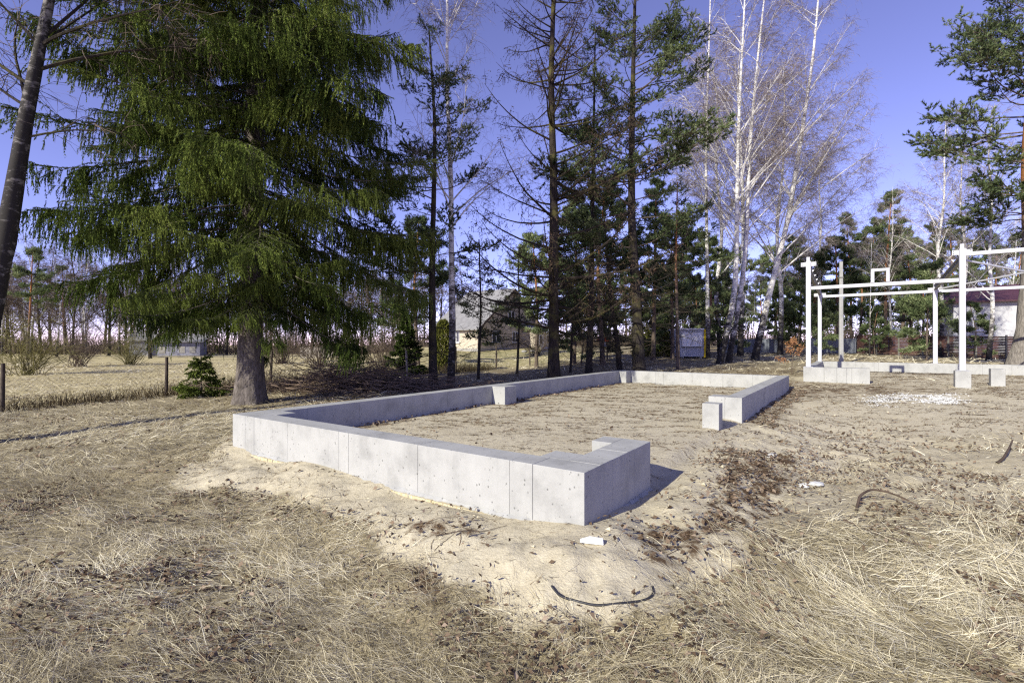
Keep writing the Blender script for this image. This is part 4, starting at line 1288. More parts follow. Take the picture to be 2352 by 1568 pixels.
# ------------------------------------------------------------------ wire fence
FO = np.array([-14.5, 14.0]); FD = np.array([.785, 1.0])
def fence_at(px):
    r = (px - 1176.) / FPX
    Yf = (FD[0] * FO[1] - FO[0]) / (FD[0] - r)
    return np.array([r * Yf, Yf, float(terrain(r * Yf, Yf, False))])
fpx = [-160, 5, 382, 621, 802, 940, 1047, 1140, 1217, 1275, 1322]
fe = thing('wire_fence', 'rusty chain link fence on dark posts along the trees and field', 'fence', fence_at(5))
fbase = fence_at(5)
fp = [fence_at(p) - fbase for p in fpx]
for k, q in enumerate(fp):
    h = 1.45 + rng.uniform(-.08, .12)
    ln = rng.normal(size=2) * .03
    g = G(); g.add(*tubes([(q[0], q[1], q[2] - .3), (q[0] + ln[0] * .5, q[1] + ln[1] * .5, q[2] + h * .5), (q[0] + ln[0], q[1] + ln[1], q[2] + h)], [.055, .052, .048], 8))
    g.add(*box_vf(q[0] + ln[0] - .03, q[0] + ln[0] + .03, q[1] + ln[1] - .03, q[1] + ln[1] + .03, q[2] + h - .02, q[2] + h + .01))
    obj('post', g.mesh('post', M['post_wood'], True), fe)
for k, (a, b) in enumerate(zip(fp[:-1], fp[1:])):
    L = np.linalg.norm((b - a)[:2]); e = (b - a) / L
    g = G()
    nn = int(L / .13); hh = 1.15
    s0 = np.arange(-int(hh / .13), nn) * .13
    for sg in (1, -1):
        x0 = s0 if sg > 0 else s0 + hh
        t0 = np.clip((0 - x0) * sg, 0, hh) if sg > 0 else np.clip((x0 - L), 0, hh)
        t1 = np.clip((L - x0), 0, hh) if sg > 0 else np.clip(x0, 0, hh)
        ok = t1 - t0 > .02
        x0, t0, t1 = x0[ok], t0[ok], t1[ok]
        A_ = a + e * (x0 + sg * t0)[:, None] + np.array([0, 0, 1.]) * (t0 + .06)[:, None]
        B_ = a + e * (x0 + sg * t1)[:, None] + np.array([0, 0, 1.]) * (t1 + .06)[:, None]
        g.add(*ribbons(np.stack([A_, B_], 1), np.full((len(A_), 2), .0016), np.tile([[-e[1], e[0], 0.]], (len(A_), 1))[:, None, :] * 0 + np.array([[e[1], -e[0], .01]])[:, None, :] * np.ones((len(A_), 1, 1))))
    o = obj('wire_mesh', g.mesh('wire_mesh', M['dead_wood']), fe, 'stuff')
    g = G(); g.add(*tubes([a + [0, 0, 1.22], (a + b) / 2 + [0, 0, 1.19], b + [0, 0, 1.22]], [.004] * 3, 4)); obj('top_wire', g.mesh('top_wire', M['dead_wood']), fe)
# pale leaning stake by the small spruce
def stake(px, d, h, r, lean, label, mat='grey_wood'):
    b = on(px, d)
    t = thing('wooden_stake', label, 'stake', b)
    g = G(); g.add(*tubes([(0, 0, -.2), (lean * .5, 0, h * .5), (lean, 0, h)], [r, r * .96, r * .9], 8)); g.add(*tubes([(lean, 0, h - .02), (lean, 0, h), (lean, 0, h + .01)], [r * .9, r * .8, .005], 8))
    obj('shaft', g.mesh('shaft', M[mat], True), t)
stake(936, 22.3, 1.35, .045, -.06, 'pale weathered stake in front of the waist high spruce')
stake(1232, 51, 4.9, .035, 0, 'thin white flagpole in front of the cream house', 'steel')
# concrete lamp pole
b = on(1932, 29.5)
t = thing('concrete_pole', 'bare grey concrete utility pole behind the steel frame', 'pole', b)
zt = P(1932, 601, 29.5)[2] - b[2]
g = G(); v, f = bar_vf((0, 0, -.3), (0, 0, zt), .21, .18, (0, 1, 0)); v[4:, :2] *= .72; g.add(v, f)
obj('shaft', bevel_mesh('shaft', g, M['concrete'], .02), t)
g = G(); g.add(*box_vf(-.1, .1, -.09, .09, zt - .98, zt - .92)); obj('clamp', bevel_mesh('clamp', g, M['dark_steel'], .006), t)

# ------------------------------------------------------------------ buildings
M['cream'] = m_plain('cream_render', (.46, .40, .315), .9, .08, 3)
M['plinth'] = m_plain('grey_plinth', (.30, .285, .26), .9, .15, 3)
M['slate'] = m_plain('grey_roof_sheet', (.22, .215, .215), .75, .2, 2)
M['trim'] = m_plain('brown_trim', (.09, .065, .05), .7, .2, 4)
M['window_white'] = m_plain('white_window_frame', (.62, .62, .63), .5, .05, 4)
M['glass'], _nt, _b = new_mat('window_glass', .08, .6); _b.inputs['Base Color'].default_value = (.03, .035, .045, 1)
M['grey_render'] = m_plain('pale_grey_render', (.43, .43, .45), .9, .12, 1.3)
M['maroon'] = m_plain('maroon_roof_sheet', (.075, .03, .04), .55, .25, 3)
M['fence_grey'] = m_plain('grey_profiled_sheet', (.155, .17, .20), .5, .15, 2, .4)
M['fence_brown'] = m_plain('brown_fence_slats', (.065, .03, .025), .7, .4, 6)
M['kiosk'] = m_plain('light_grey_cladding', (.40, .41, .46), .6, .1, 3)
M['kiosk_white'] = m_plain('white_board', (.78, .78, .79), .5, .04, 3)
M['yellow'] = m_plain('yellow_paint', (.62, .45, .01), .5, .1, 4)
M['red_roof'] = m_plain('red_feeder_roof', (.42, .10, .05), .6, .2, 9)
M['grey_boards'] = m_plain('grey_boards', (.24, .24, .28), .85, .25, 3)

def gable_house(name, label, corner, W, L, eave, ridge, wall, roof, over=.4, cat='house'):
    """corner = nearest corner; long lit side runs along -U (length L), gable along V (width W)"""
    t = thing(name, label, cat, corner, ANG)
    g = G(); g.add(*box_vf(-L, 0, 0, W, .35, eave)); obj('wall', g.mesh('wall', M[wall]), t)
    g = G(); g.add(*box_vf(-L - .03, .03, -.03, W + .03, -1.0, .35)); obj('plinth', g.mesh('plinth', M['plinth']), t)
    for x in (-L, 0):
        v = np.array([(x + dx, y, z) for dx in (-.12, 0 if x else -.002) for y, z in ((0.02, eave + .002), (W - .02, eave + .002), (W / 2, ridge - .08))])
        if x == -L:
            v = np.array([(x + dx, y, z) for dx in (.002, .12) for y, z in ((0.02, eave + .002), (W - .02, eave + .002), (W / 2, ridge - .08))])
        g = G(); g.add(v, [np.array([(0, 1, 2), (3, 5, 4)]), np.array([(0, 3, 4, 1), (1, 4, 5, 2), (2, 5, 3, 0)])]); obj('gable', g.mesh('gable', M[wall]), t)
    sl = (ridge - eave) / (W / 2)
    rfo = None
    for s in (0, 1):
        y0, y1 = (-over, W / 2) if s == 0 else (W / 2, W + over)
        z0, z1 = (eave - over * sl, ridge) if s == 0 else (ridge, eave - over * sl)
        v = np.array([(x, y, z + dz) for dz in (0, .12) for x in (-L - over, over) for y, z in ((y0, z0), (y1, z1))])
        g = G(); g.add(v, np.array([(0, 1, 3, 2), (4, 6, 7, 5), (0, 2, 6, 4), (1, 5, 7, 3), (0, 4, 5, 1), (2, 3, 7, 6)]))
        rfo = obj('roof', g.mesh('roof', M[roof]), t)
        for x in (-L - over, over):
            q = np.array([0, -(z1 - z0), (y1 - y0)]); q = q / np.linalg.norm(q)
            g = G(); g.add(*bar_vf((x + .02 * np.sign(x), y0, z0 - .02), (x + .02 * np.sign(x), y1, z1 - .02), .05, .2, q)); obj('barge_board', g.mesh('barge_board', M['trim']), rfo)
    return t
def window(t, face, a, z, w, h, panes=2, sill=True):
    """face 'front' = wall y=0 seen from -V, 'side' = wall x=0 seen from +U; a = distance along"""
    def bx(u0, u1, z0, z1, d0, d1):
        return box_vf(u0, u1, -d1, -d0, z0, z1) if face == 'front' else box_vf(d0, d1, u0, u1, z0, z1)
    g = G()
    for s in ((a, a + .08, z, z + h), (a + w - .08, a + w, z, z + h), (a + .08, a + w - .08, z, z + .08), (a + .08, a + w - .08, z + h - .08, z + h)):
        g.add(*bx(*s, .003, .06))
    for k in range(1, panes):
        c = a + w * k / panes
        g.add(*bx(c - .05, c + .05, z + .08, z + h - .08, .003, .055))
    wo = obj('window', g.mesh('window', M['window_white']), t)
    for k in range(panes):
        g = G(); g.add(*bx(a + w * k / panes + .055, a + w * (k + 1) / panes - .055, z + .08, z + h - .08, .004, .02)); obj('pane', g.mesh('pane', M['glass']), wo)
    if sill:
        g = G(); g.add(*bx(a - .08, a + w + .08, z - .07, z - .005, .003, .16)); obj('sill', g.mesh('sill', M['window_white']), wo)

hc = on(1097, 54.)
hs_ = gable_house('cottage', 'cream rendered cottage with grey gabled roof behind the young pines', hc, 13.0, 6.3, 2.75, 7.4, 'cream', 'slate', .55)
window(hs_, 'front', -3.6, 1.0, 1.0, 1.4, 2); 
window(hs_, 'side', 2.6, 1.0, 1.5, 1.35, 2); window(hs_, 'side', 5.7, 3.6, 1.4, 1.2, 2); window(hs_, 'side', 6.6, 1.0, 1.2, 1.35, 2)
g = G(); g.add(*box_vf(.002, 2.4, 8.6, 13.2, -.6, 2.25)); obj('porch_wall', g.mesh('porch_wall', M['cream']), hs_)
v = np.array([(x, y, z + dz) for dz in (0, .1) for y in (8.3, 13.5) for x, z in ((.003, 3.1), (2.85, 2.3))])
g = G(); g.add(v, np.array([(0, 1, 3, 2), (4, 6, 7, 5), (0, 2, 6, 4), (1, 5, 7, 3), (0, 4, 5, 1), (2, 3, 7, 6)])); obj('porch_roof', g.mesh('porch_roof', M['slate']), hs_)
def porch_window(a, z, w, h):
    wo = None
    g = G()
    for s in ((a, a + .07, z, z + h), (a + w - .07, a + w, z, z + h), (a + .07, a + w - .07, z, z + .07), (a + .07, a + w - .07, z + h - .07, z + h)):
        g.add(*box_vf(2.403, 2.45, s[0], s[1], s[2], s[3]))
    wo = obj('window', g.mesh('window', M['window_white']), hs_)
    g = G(); g.add(*box_vf(2.403, 2.42, a + .07, a + w - .07, z + .07, z + h - .07)); obj('pane', g.mesh('pane', M['glass']), wo)
porch_window(10.6, .75, 1.2, 1.2)
g = G(); g.add(*box_vf(2.402, 2.44, 8.9, 9.9, -.3, 1.95)); do = obj('door', g.mesh('door', M['kiosk_white']), hs_)
g = G(); g.add(*box_vf(2.441, 2.455, 9.05, 9.5, .9, 1.8)); obj('pane', g.mesh('pane', M['glass']), do)
g = G(); g.add(*box_vf(2.441, 2.5, 9.72, 9.8, .75, .8)); obj('handle', g.mesh('handle', M['dark_steel']), do)

# low grey house at the far edge of the field
lh = gable_house('farm_shed', 'low grey house with pale sheet roof at the far edge of the field', on(345, 74), 5.0, 2.6, 2.5, 3.5, 'grey_boards', 'slate', .4, 'shed')
lh.rotation_euler = (0, 0, ANG + R(55))
lh.location.z = -.35
# re-use the form for a longer wing: boards facing the field
g = G(); g.add(*box_vf(.004, 6.4, .4, 4.6, -.6, 2.2)); obj('wing_wall', g.mesh('wing_wall', M['grey_boards']), lh)
v = np.array([(x, y, z + dz) for dz in (0, .1) for x in (.42, 7.0) for y, z in ((-.2, 2.15), (5.2, 3.3))])
g = G(); g.add(v, np.array([(0, 1, 3, 2), (4, 6, 7, 5), (0, 2, 6, 4), (1, 5, 7, 3), (0, 4, 5, 1), (2, 3, 7, 6)])); obj('wing_roof', g.mesh('wing_roof', M['slate']), lh)
for x in (1.0, 3.6, 5.0):
    g = G(); g.add(*box_vf(x, x + .8, .36, .399, .5, 1.5)); obj('window', g.mesh('window', M['plinth']), lh)

# house with maroon roof on the right
rh = on(2190, 46.); rh[2] -= .1
RH = gable_house('rendered_house', 'pale grey rendered house with maroon roof behind the brown fence', rh, 9.0, .5, 3.0, 6.0, 'grey_render', 'maroon', .5)
RH.location = list(rh)
bpy.data.objects.remove([c for c in RH.children if c.name.startswith('wall')][0])
for c in [c for c in RH.children if c.name.split('.')[0] in ('roof', 'gable', 'plinth')]:
    for cc in list(c.children):
        bpy.data.objects.remove(cc)
    bpy.data.objects.remove(c)
HLR = 17.0
g = G(); g.add(*box_vf(0, HLR, 0, 9, -.8, 4.9)); obj('wall', g.mesh('wall', M['grey_render']), RH)
for y0, y1, z0, z1 in ((-.7, 4.5, 4.75, 6.5), (4.502, 9.7, 6.5, 4.75)):
    v = np.array([(x, y, z + dz) for dz in (0, .14) for x in (-.7, HLR + .7) for y, z in ((y0, z0), (y1, z1))])
    g = G(); g.add(v, np.array([(0, 1, 3, 2), (4, 6, 7, 5), (0, 2, 6, 4), (1, 5, 7, 3), (0, 4, 5, 1), (2, 3, 7, 6)])); ro = obj('roof', g.mesh('roof', M['maroon']), RH)
v = np.array([(x, y, z) for x in (.0, .1) for y, z in ((.05, 4.902), (8.95, 4.902), (4.5, 6.4))])
g = G(); g.add(v, [np.array([(0, 1, 2), (3, 5, 4)]), np.array([(0, 3, 4, 1), (1, 4, 5, 2), (2, 5, 3, 0)])]); obj('gable', g.mesh('gable', M['grey_render']), RH)
window(RH, 'front', .95, 2.2, 1.25, 1.15, 3)
window(RH, 'front', 7.5, 2.2, 1.4, 1.15, 2)

# profiled sheet fence and slatted brown fence
def fence_run(name, label, a, b, h, mat, style, bays):
    t = thing(name, label, 'fence', a)
    b = b - a
    for k in range(bays):
        p, q = b * k / bays, b * (k + 1) / bays
        L = np.linalg.norm((q - p)[:2]); e = (q - p) / L; nrm = np.array([e[1], -e[0], 0])
        g = G()
        if style == 'sheet':
            n = int(L / .09)
            s = np.linspace(.06, L - .06, n)
            off = np.where((np.arange(n) // 2) % 2 == 0, 0, .035)
            lo = p + e * s[:, None] + nrm * off[:, None]; lo[:, 2] += .08
            hi = lo + np.array([0, 0, h])
            v = np.concatenate([lo, hi]); i = np.arange(n - 1)
            g.add(v, np.stack([i, i + 1, i + n + 1, i + n], -1))
            g.add(*bar_vf(p + [0, 0, h - .1] - nrm * .03, q + [0, 0, h - .1] - nrm * .03, .03, .05))
            obj('sheet_panel', g.mesh('sheet_panel', M[mat]), t)
        else:
            for z in np.arange(.1, h, .115):
                g.add(*bar_vf(p + e * .05 + [0, 0, z], q - e * .05 + [0, 0, z], .022, .092 + rng.uniform(-.004, .004)))
            obj('slat_panel', g.mesh('slat_panel', M[mat]), t, 'stuff')
        g = G(); g.add(*box_vf(p[0] - .05, p[0] + .05, p[1] - .05, p[1] + .05, p[2] - .4, p[2] + h + .12)); obj('post', g.mesh('post', M[mat if style == 'sheet' else 'dark_steel']), t)
fence_run('sheet_fence', 'grey profiled metal sheet fence behind the birch clump', on(1668, 46.), on(1800, 46.), 1.25, 'fence_grey', 'sheet', 4)
fence_run('sheet_fence', 'grey metal sheet fence seen through the left bay of the steel frame', on(1856, 45.), on(1968, 44.), 1.3, 'fence_grey', 'sheet', 3)
fence_run('slat_fence', 'dark brown horizontal slat fence behind the steel frame and right house', on(1966, 44.5), on(2560, 31.), 1.62, 'fence_brown', 'slat', 9)
# pale shed roof over the brown fence
t = thing('metal_shed', 'small bluish white metal shed showing above the brown fence', 'shed', on(2058, 49.))
g = G(); g.add(*box_vf(-.65, .65, -.7, .7, 0, 1.95)); obj('wall', bevel_mesh('wall', g, M['kiosk'], .03), t)
v = np.array([(x, y, z + dz) for dz in (0, .08) for x in (-.8, .8) for y, z in ((-.9, 2.0), (.9, 2.35))])
g = G(); g.add(v, np.array([(0, 1, 3, 2), (4, 6, 7, 5), (0, 2, 6, 4), (1, 5, 7, 3), (0, 4, 5, 1), (2, 3, 7, 6)])); obj('roof', g.mesh('roof', M['kiosk_white']), t)
# pale picket fence far left of the house
pk0 = on(690, 62); pk1 = on(770, 62)
t = thing('picket_fence', 'pale picket fence far behind the brush pile', 'fence', pk0)
dv = pk1 - pk0
for k in range(28):
    q = dv * k / 27
    g = G(); g.add(*box_vf(q[0] - .045, q[0] + .045, -.012, .012, q[2] - .1, q[2] + 1.35 + .08 * (k % 3))); obj('picket', g.mesh('picket', M['grey_wood']), t)
for z in (.4, 1.0):
    g = G(); g.add(*bar_vf((0, .03, z), (dv[0], .03, dv[2] + z), .03, .08)); obj('rail', g.mesh('rail', M['grey_wood']), t)

# kiosk
kb = on(1561, 37.0)
kx = P(1622, 800, 37.)[0] - kb[0]
t = thing('kiosk', 'light grey sales kiosk with white shutter board and yellow corner', 'kiosk', kb)
kh = P(1590, 757, 37.)[2] - kb[2]
g = G(); g.add(*box_vf(0, kx - .18, 0, 2.3, .12, kh)); obj('wall', g.mesh('wall', M['kiosk']), t)
g = G(); g.add(*box_vf(kx - .179, kx, -.04, .16, .06, kh + .05)); obj('corner_post', bevel_mesh('corner_post', g, M['yellow'], .01), t)
g = G(); g.add(*box_vf(kx - .179, kx - .02, .162, 2.3, .12, kh)); obj('side_panel', g.mesh('side_panel', M['dark_steel']), t)
g = G(); g.add(*box_vf(-.06, kx - .185, -.1, 2.4, kh + .002, kh + .1)); obj('roof', g.mesh('roof', M['kiosk_white']), t)
g = G(); g.add(*box_vf(.18, kx - .32, -.05, -.002, .88, kh - .2)); obj('shutter', bevel_mesh('shutter', g, M['kiosk_white'], .01), t)
g = G(); g.add(*box_vf(.15, kx - .29, -.12, -.003, .80, .86)); obj('counter', g.mesh('counter', M['dark_steel']), t)
for k in range(12):
    x = .08 + k * (kx - .34) / 11
    g = G(); g.add(*box_vf(x, x + .02, -.012, -.001, .14, .79)); obj('rib', g.mesh('rib', M['kiosk']), t)
for x in (.15, kx - .45):
    g = G(); g.add(*box_vf(x, x + .2, .1, .3, -.3, .119)); obj('foot', g.mesh('foot', M['concrete']), t)

# bird feeder
b = on(1385, 34.)
t = thing('bird_feeder', 'small bird feeder with red roof on a post', 'bird feeder', b)
g = G(); g.add(*box_vf(-.05, .05, -.05, .05, -.2, 1.0)); obj('post', g.mesh('post', M['grey_wood']), t)
g = G(); g.add(*box_vf(-.28, .28, -.2, .2, 1.0, 1.04)); obj('tray', g.mesh('tray', M['grey_wood']), t)
g = G(); g.add(*box_vf(-.2, .2, -.14, .14, 1.041, 1.36)); obj('box', g.mesh('box', M['kiosk_white']), t)
for s in (-1, 1):
    v = np.array([(x, s * y, z + dz) for dz in (0, .03) for x in (-.36, .36) for y, z in ((.002, 1.62), (.34, 1.34))])
    g = G(); g.add(v, np.array([(0, 1, 3, 2), (4, 6, 7, 5), (0, 2, 6, 4), (1, 5, 7, 3), (0, 4, 5, 1), (2, 3, 7, 6)])); obj('roof', g.mesh('roof', M['red_roof']), t)

# ------------------------------------------------------------------ small things on the ground
def rock_mesh(name, r, mat, seed, flat=.7):
    bm = bmesh.new(); bmesh.ops.create_icosphere(bm, subdivisions=2, radius=r)
    rs = np.random.default_rng(seed)
    ph = rs.uniform(0, 6, 6)
    for v in bm.verts:
        k = 1 + .22 * math.sin(v.co.x / r * 2.3 + ph[0]) * math.sin(v.co.y / r * 2.1 + ph[1]) + .14 * math.sin(v.co.z / r * 4 + ph[2]) + rs.normal() * .05
        v.co *= k; v.co.z *= flat
    me = bpy.data.meshes.new(name); bm.to_mesh(me); bm.free(); me.materials.append(M[mat])
    return me
rmesh = [rock_mesh('boulder', 1.0, 'stone', s) for s in range(3)]
labs = ['grey boulder by the cream house porch, leftmost of its row', 'grey boulder by the cream house porch, second of its row', 'largest rounded boulder in the row by the cream house', 'grey boulder right of the largest one by the cream house']
for k, (px, d, r) in enumerate(((1205, 50, .28), (1222, 50, .3), (1252, 49, .5), (1266, 49.5, .33))):
    q = on(px, d); o = obj('boulder', rmesh[k % 3], loc=q + [0, 0, r * .35]); o.scale = (r, r, r * .9); o.rotation_euler = (0, 0, k * 1.7)
    tag(o, labs[k], 'boulder', 'boulders by the cream house')
for k, (px, py, r, lab) in enumerate(((1872, 1116, .075, 'white chunk of rubble lying in leaf litter right of the sand'), (1846, 1119, .05, 'small white rubble chunk left of the bigger one in leaf litter'), (1775, 1048, .05, 'white rubble chip on the sand above the leaf patch'), (1768, 1052, .035, 'tiny white chip beside another on sand above the leaves'))):
    q = hit(px, py); o = obj('rubble_chunk', rock_mesh('rubble_chunk', r, 'lime', 20 + k, .55), loc=q + [0, 0, r * .35]); o.scale = (1.5, 1, 1)
    tag(o, lab, 'rubble', 'white rubble chunks')

# patch of crushed white stone
g = G()
n = 2200
qx = rng.normal(size=n) * .33; qy = rng.normal(size=n) * .28
pp = [hit(2000 + 195 * a, 918 + 9 * b) for a, b in zip(rng.random(90), rng.normal(size=90) * .6)]
pp = np.array(pp)[rng.integers(0, 90, n)]
X = pp[:, 0] + qx * .55; Yp = pp[:, 1] + qy * .5; Zp = terrain(X, Yp)
sz = rng.uniform(.008, .032, n)
oct_v = np.array([(1, 0, 0), (-1, 0, 0), (0, 1, 0), (0, -1, 0), (0, 0, 1), (0, 0, -1)], float)
oct_f = np.array([(0, 2, 4), (2, 1, 4), (1, 3, 4), (3, 0, 4), (2, 0, 5), (1, 2, 5), (3, 1, 5), (0, 3, 5)])
v = oct_v[None] * rng.uniform(.6, 1.3, (n, 6, 1)) * sz[:, None, None] * np.array([1.3, 1.1, .6]) + np.stack([X, Yp, Zp + sz * .25], 1)[:, None, :]
g.add(v.reshape(-1, 3), (oct_f[None] + np.arange(n)[:, None, None] * 6).reshape(-1, 3))
o = obj('gravel', g.mesh('gravel', M['lime']), kind='stuff'); tag(o, 'patch of crushed white stone on the brown soil before the frame', 'gravel')

# white foam scrap at the near corner
q = hit(1362, 1243, 2); z = float(terrain(q[0], q[1]))
g = G()
v = np.array([(-.10, .03, 0), (.07, -.055, 0), (.085, -.01, 0), (-.01, .05, 0)])
vv = np.concatenate([v, v + [0, 0, .035]]); vv[4:, :2] *= .97
g.add(vv, np.array([(0, 3, 2, 1), (4, 5, 6, 7), (0, 1, 5, 4), (1, 2, 6, 5), (2, 3, 7, 6), (3, 0, 4, 7)]))
o = obj('foam_scrap', bevel_mesh('foam_scrap', g, M['white_foam'], .004), loc=(q[0], q[1], z + .012)); o.rotation_euler = (R(8), R(-6), R(6))
tag(o, 'small white foam board scrap on sand below the concrete corner', 'foam scrap')

def ground_tube(name, label, cat, pxs, r, mat, lift=.0, arch=None, k=7, taper=1.0):
    pts = []
    ps = [hit(a, b, 2) for a, b in pxs]
    for i, q in enumerate(ps):
        z = float(terrain(q[0], q[1])) + r * .6 + (arch[i] if arch else 0)
        pts.append((q[0], q[1], z))
    pts = np.array(pts)
    s = np.linspace(0, len(pts) - 1, 40)
    sm = np.stack([np.interp(s, np.arange(len(pts)), pts[:, c]) for c in range(3)], 1)
    for _ in range(6):
        sm[1:-1] = .25 * sm[:-2] + .5 * sm[1:-1] + .25 * sm[2:]
    base = sm[0].copy()
    g = G(); g.add(*tubes(sm - base, np.linspace(r, r * taper, 40), k))
    o = obj(name, g.mesh(name, M[mat], True), loc=base)
    tag(o, label, cat)
ground_tube('rubber_hose', 'thin black hose curved on the sand in the foreground', 'hose', [(1267, 1352), (1285, 1372), (1320, 1388), (1370, 1399), (1420, 1404), (1460, 1401), (1490, 1388), (1503, 1368), (1498, 1345)], .0085, 'hose')
ground_tube('fallen_branch', 'dark bent dead branch lying on the dry grass at right', 'branch', [(1966, 1172), (1975, 1152), (2000, 1144), (2040, 1148), (2080, 1158), (2112, 1166)], .016, 'dead_wood', arch=[.0, .07, .10, .08, .05, .02], taper=.5)
ground_tube('fallen_branch', 'thin straight dark stick in pale straw below the bent branch', 'branch', [(1938, 1200), (1975, 1216), (2020, 1236), (2070, 1252), (2120, 1262)], .011, 'dead_wood', arch=[.03, .03, .03, .03, .03], taper=.4)
ground_tube('root_stump', 'reddish gnarled root sticking up at the right edge', 'root', [(2290, 1068), (2305, 1062), (2318, 1050), (2326, 1040)], .022, 'dead_wood', arch=[0, .05, .12, .2], taper=.5)
ground_tube('fallen_branch', 'thin twig lying across the sand by the concrete front wall', 'branch', [(1000, 1232), (1060, 1228), (1110, 1222), (1165, 1208)], .004, 'dead_wood', arch=[.005, .01, .01, .005], taper=.5)

# white sheet of paper like board on the grass at right
# sapling with brown leaves
b = on(1818, 22.5)
t = thing('oak_sapling', 'small oak sapling with brown dead leaves behind the far wall corner', 'tree', b)
g = G()
st = np.array([(0, 0, -.1), (.02, 0, .4), (.05, 0, .9), (.08, .02, 1.35), (.1, .02, 1.65)])
g.add(*tubes(st, [.018, .015, .012, .008, .004], 6))
pb = np.array([(.03, 0, .55), (.05, 0, .8), (.06, 0, .9), (.07, 0, 1.05), (.08, 0, 1.2), (.08, 0, 1.3), (.09, 0, 1.4)])
az = np.array([2.9, .2, 3.6, .1, 2.6, .5, 4.]); dd = np.stack([np.cos(az), np.sin(az), np.full(7, .45)], 1)
Bq = grow(pb, dd, np.array([.75, .6, .55, .65, .4, .35, .3]), 5, 0, 0, .1)
g.add(*tubes(Bq, np.full((7, 6), .006), 4)); obj('stem', g.mesh('stem', M['brown_twig']), t)
g = G(); n = 420
i = rng.integers(0, 7, n); p, tg = at(Bq, i, rng.uniform(.3, 1, n)); p = p + rng.normal(size=p.shape) * .05
m2 = 90; pt, _ = at(np.tile(st[None], (m2, 1, 1)), np.arange(m2), rng.uniform(.6, 1, m2)); p = np.concatenate([p, pt + rng.normal(size=(m2, 3)) * .06])
v, f = spikes(p, norm(rng.normal(size=p.shape)), rng.uniform(.06, .1, len(p)), .028); g.add(v, f, np.repeat(rng.random(len(p)), 3))
obj('foliage', g.mesh('foliage', M['oak_leaf'], False, True), t, 'stuff')

# brush pile behind the foundation
b = on(800, 17.6)
t = thing('brush_pile', 'heap of cut dark branches piled along the wire fence', 'brush pile', b)
g = G(); n = 620
p0 = np.stack([rng.normal(size=n) * 1.7, rng.normal(size=n) * .6, rng.random(n) ** 1.3 * .95], 1)
p0[:, 2] *= np.exp(-(p0[:, 0] / 2.2) ** 2); p0[:, 2] += .02
az = rng.choice([0.1, 3.0], n) + rng.normal(size=n) * .5; el = rng.normal(size=n) * .16 + .05
Bq = grow(p0, np.stack([np.cos(az) * np.cos(el), np.sin(az) * np.cos(el), np.sin(el)], 1), rng.uniform(.5, 2.3, n), 6, .03, 0, .08)
Bq[:, :, 2] = np.maximum(Bq[:, :, 2], .0)
g.add(*tubes(Bq, rng.uniform(.006, .022, (n, 1)) * (1.1 - .8 * np.linspace(0, 1, 7)[None, :]), 4))
obj('branches', g.mesh('branches', M['brush_wood']), t, 'stuff')
g = G()
Q, _, _ = sub_branches(Bq, 6, lambda i, t_, Ls: rng.uniform(.15, .6, len(i)), .2, .8, .6, 3, .02, 0, .15, False, 4)
Q[:, :, 2] = np.maximum(Q[:, :, 2], .01)
g.add(*ribbons(Q, np.full(Q.shape[:2], .005))); obj('twigs', g.mesh('twigs', M['brush_wood']), t, 'stuff')
n = 2600; p = np.stack([rng.normal(size=n) * 1.8, rng.normal(size=n) * .6, rng.random(n) * .55], 1); p[:, 2] *= np.exp(-(p[:, 0] / 2.2) ** 2)
g = G(); v, f = spikes(p, norm(rng.normal(size=p.shape)), rng.uniform(.04, .08, n), .02); g.add(v, f, np.repeat(rng.random(n) * .5, 3)); obj('foliage', g.mesh('foliage', M['leaf'], False, True), t, 'stuff')

# ------------------------------------------------------------------ dry grass, leaves and needle litter
def scatter(y0, y1, dens, rmax=1.28, xmin=-200, xmax=200, clump=.5, csz=.16):
    """points in the wedge of ground the place shows, clumped"""
    A = rmax * (y1 ** 2 - y0 ** 2)
    n = int(A * dens)
    Yc = np.sqrt(rng.uniform(y0 ** 2, y1 ** 2, n)); Xc = rng.uniform(-rmax, rmax, n) * Yc
    k = int(n * clump)
    if k:
        nc = max(1, k // 14)
        ci = rng.integers(0, nc, k)
        cy = np.sqrt(rng.uniform(y0 ** 2, y1 ** 2, nc)); cx = rng.uniform(-rmax, rmax, nc) * cy
        Xc[:k] = cx[ci] + rng.normal(size=k) * csz; Yc[:k] = cy[ci] + rng.normal(size=k) * csz
    ok = (Xc > xmin) & (Xc < xmax) & (Yc > 1.2)
    return Xc[ok], Yc[ok]

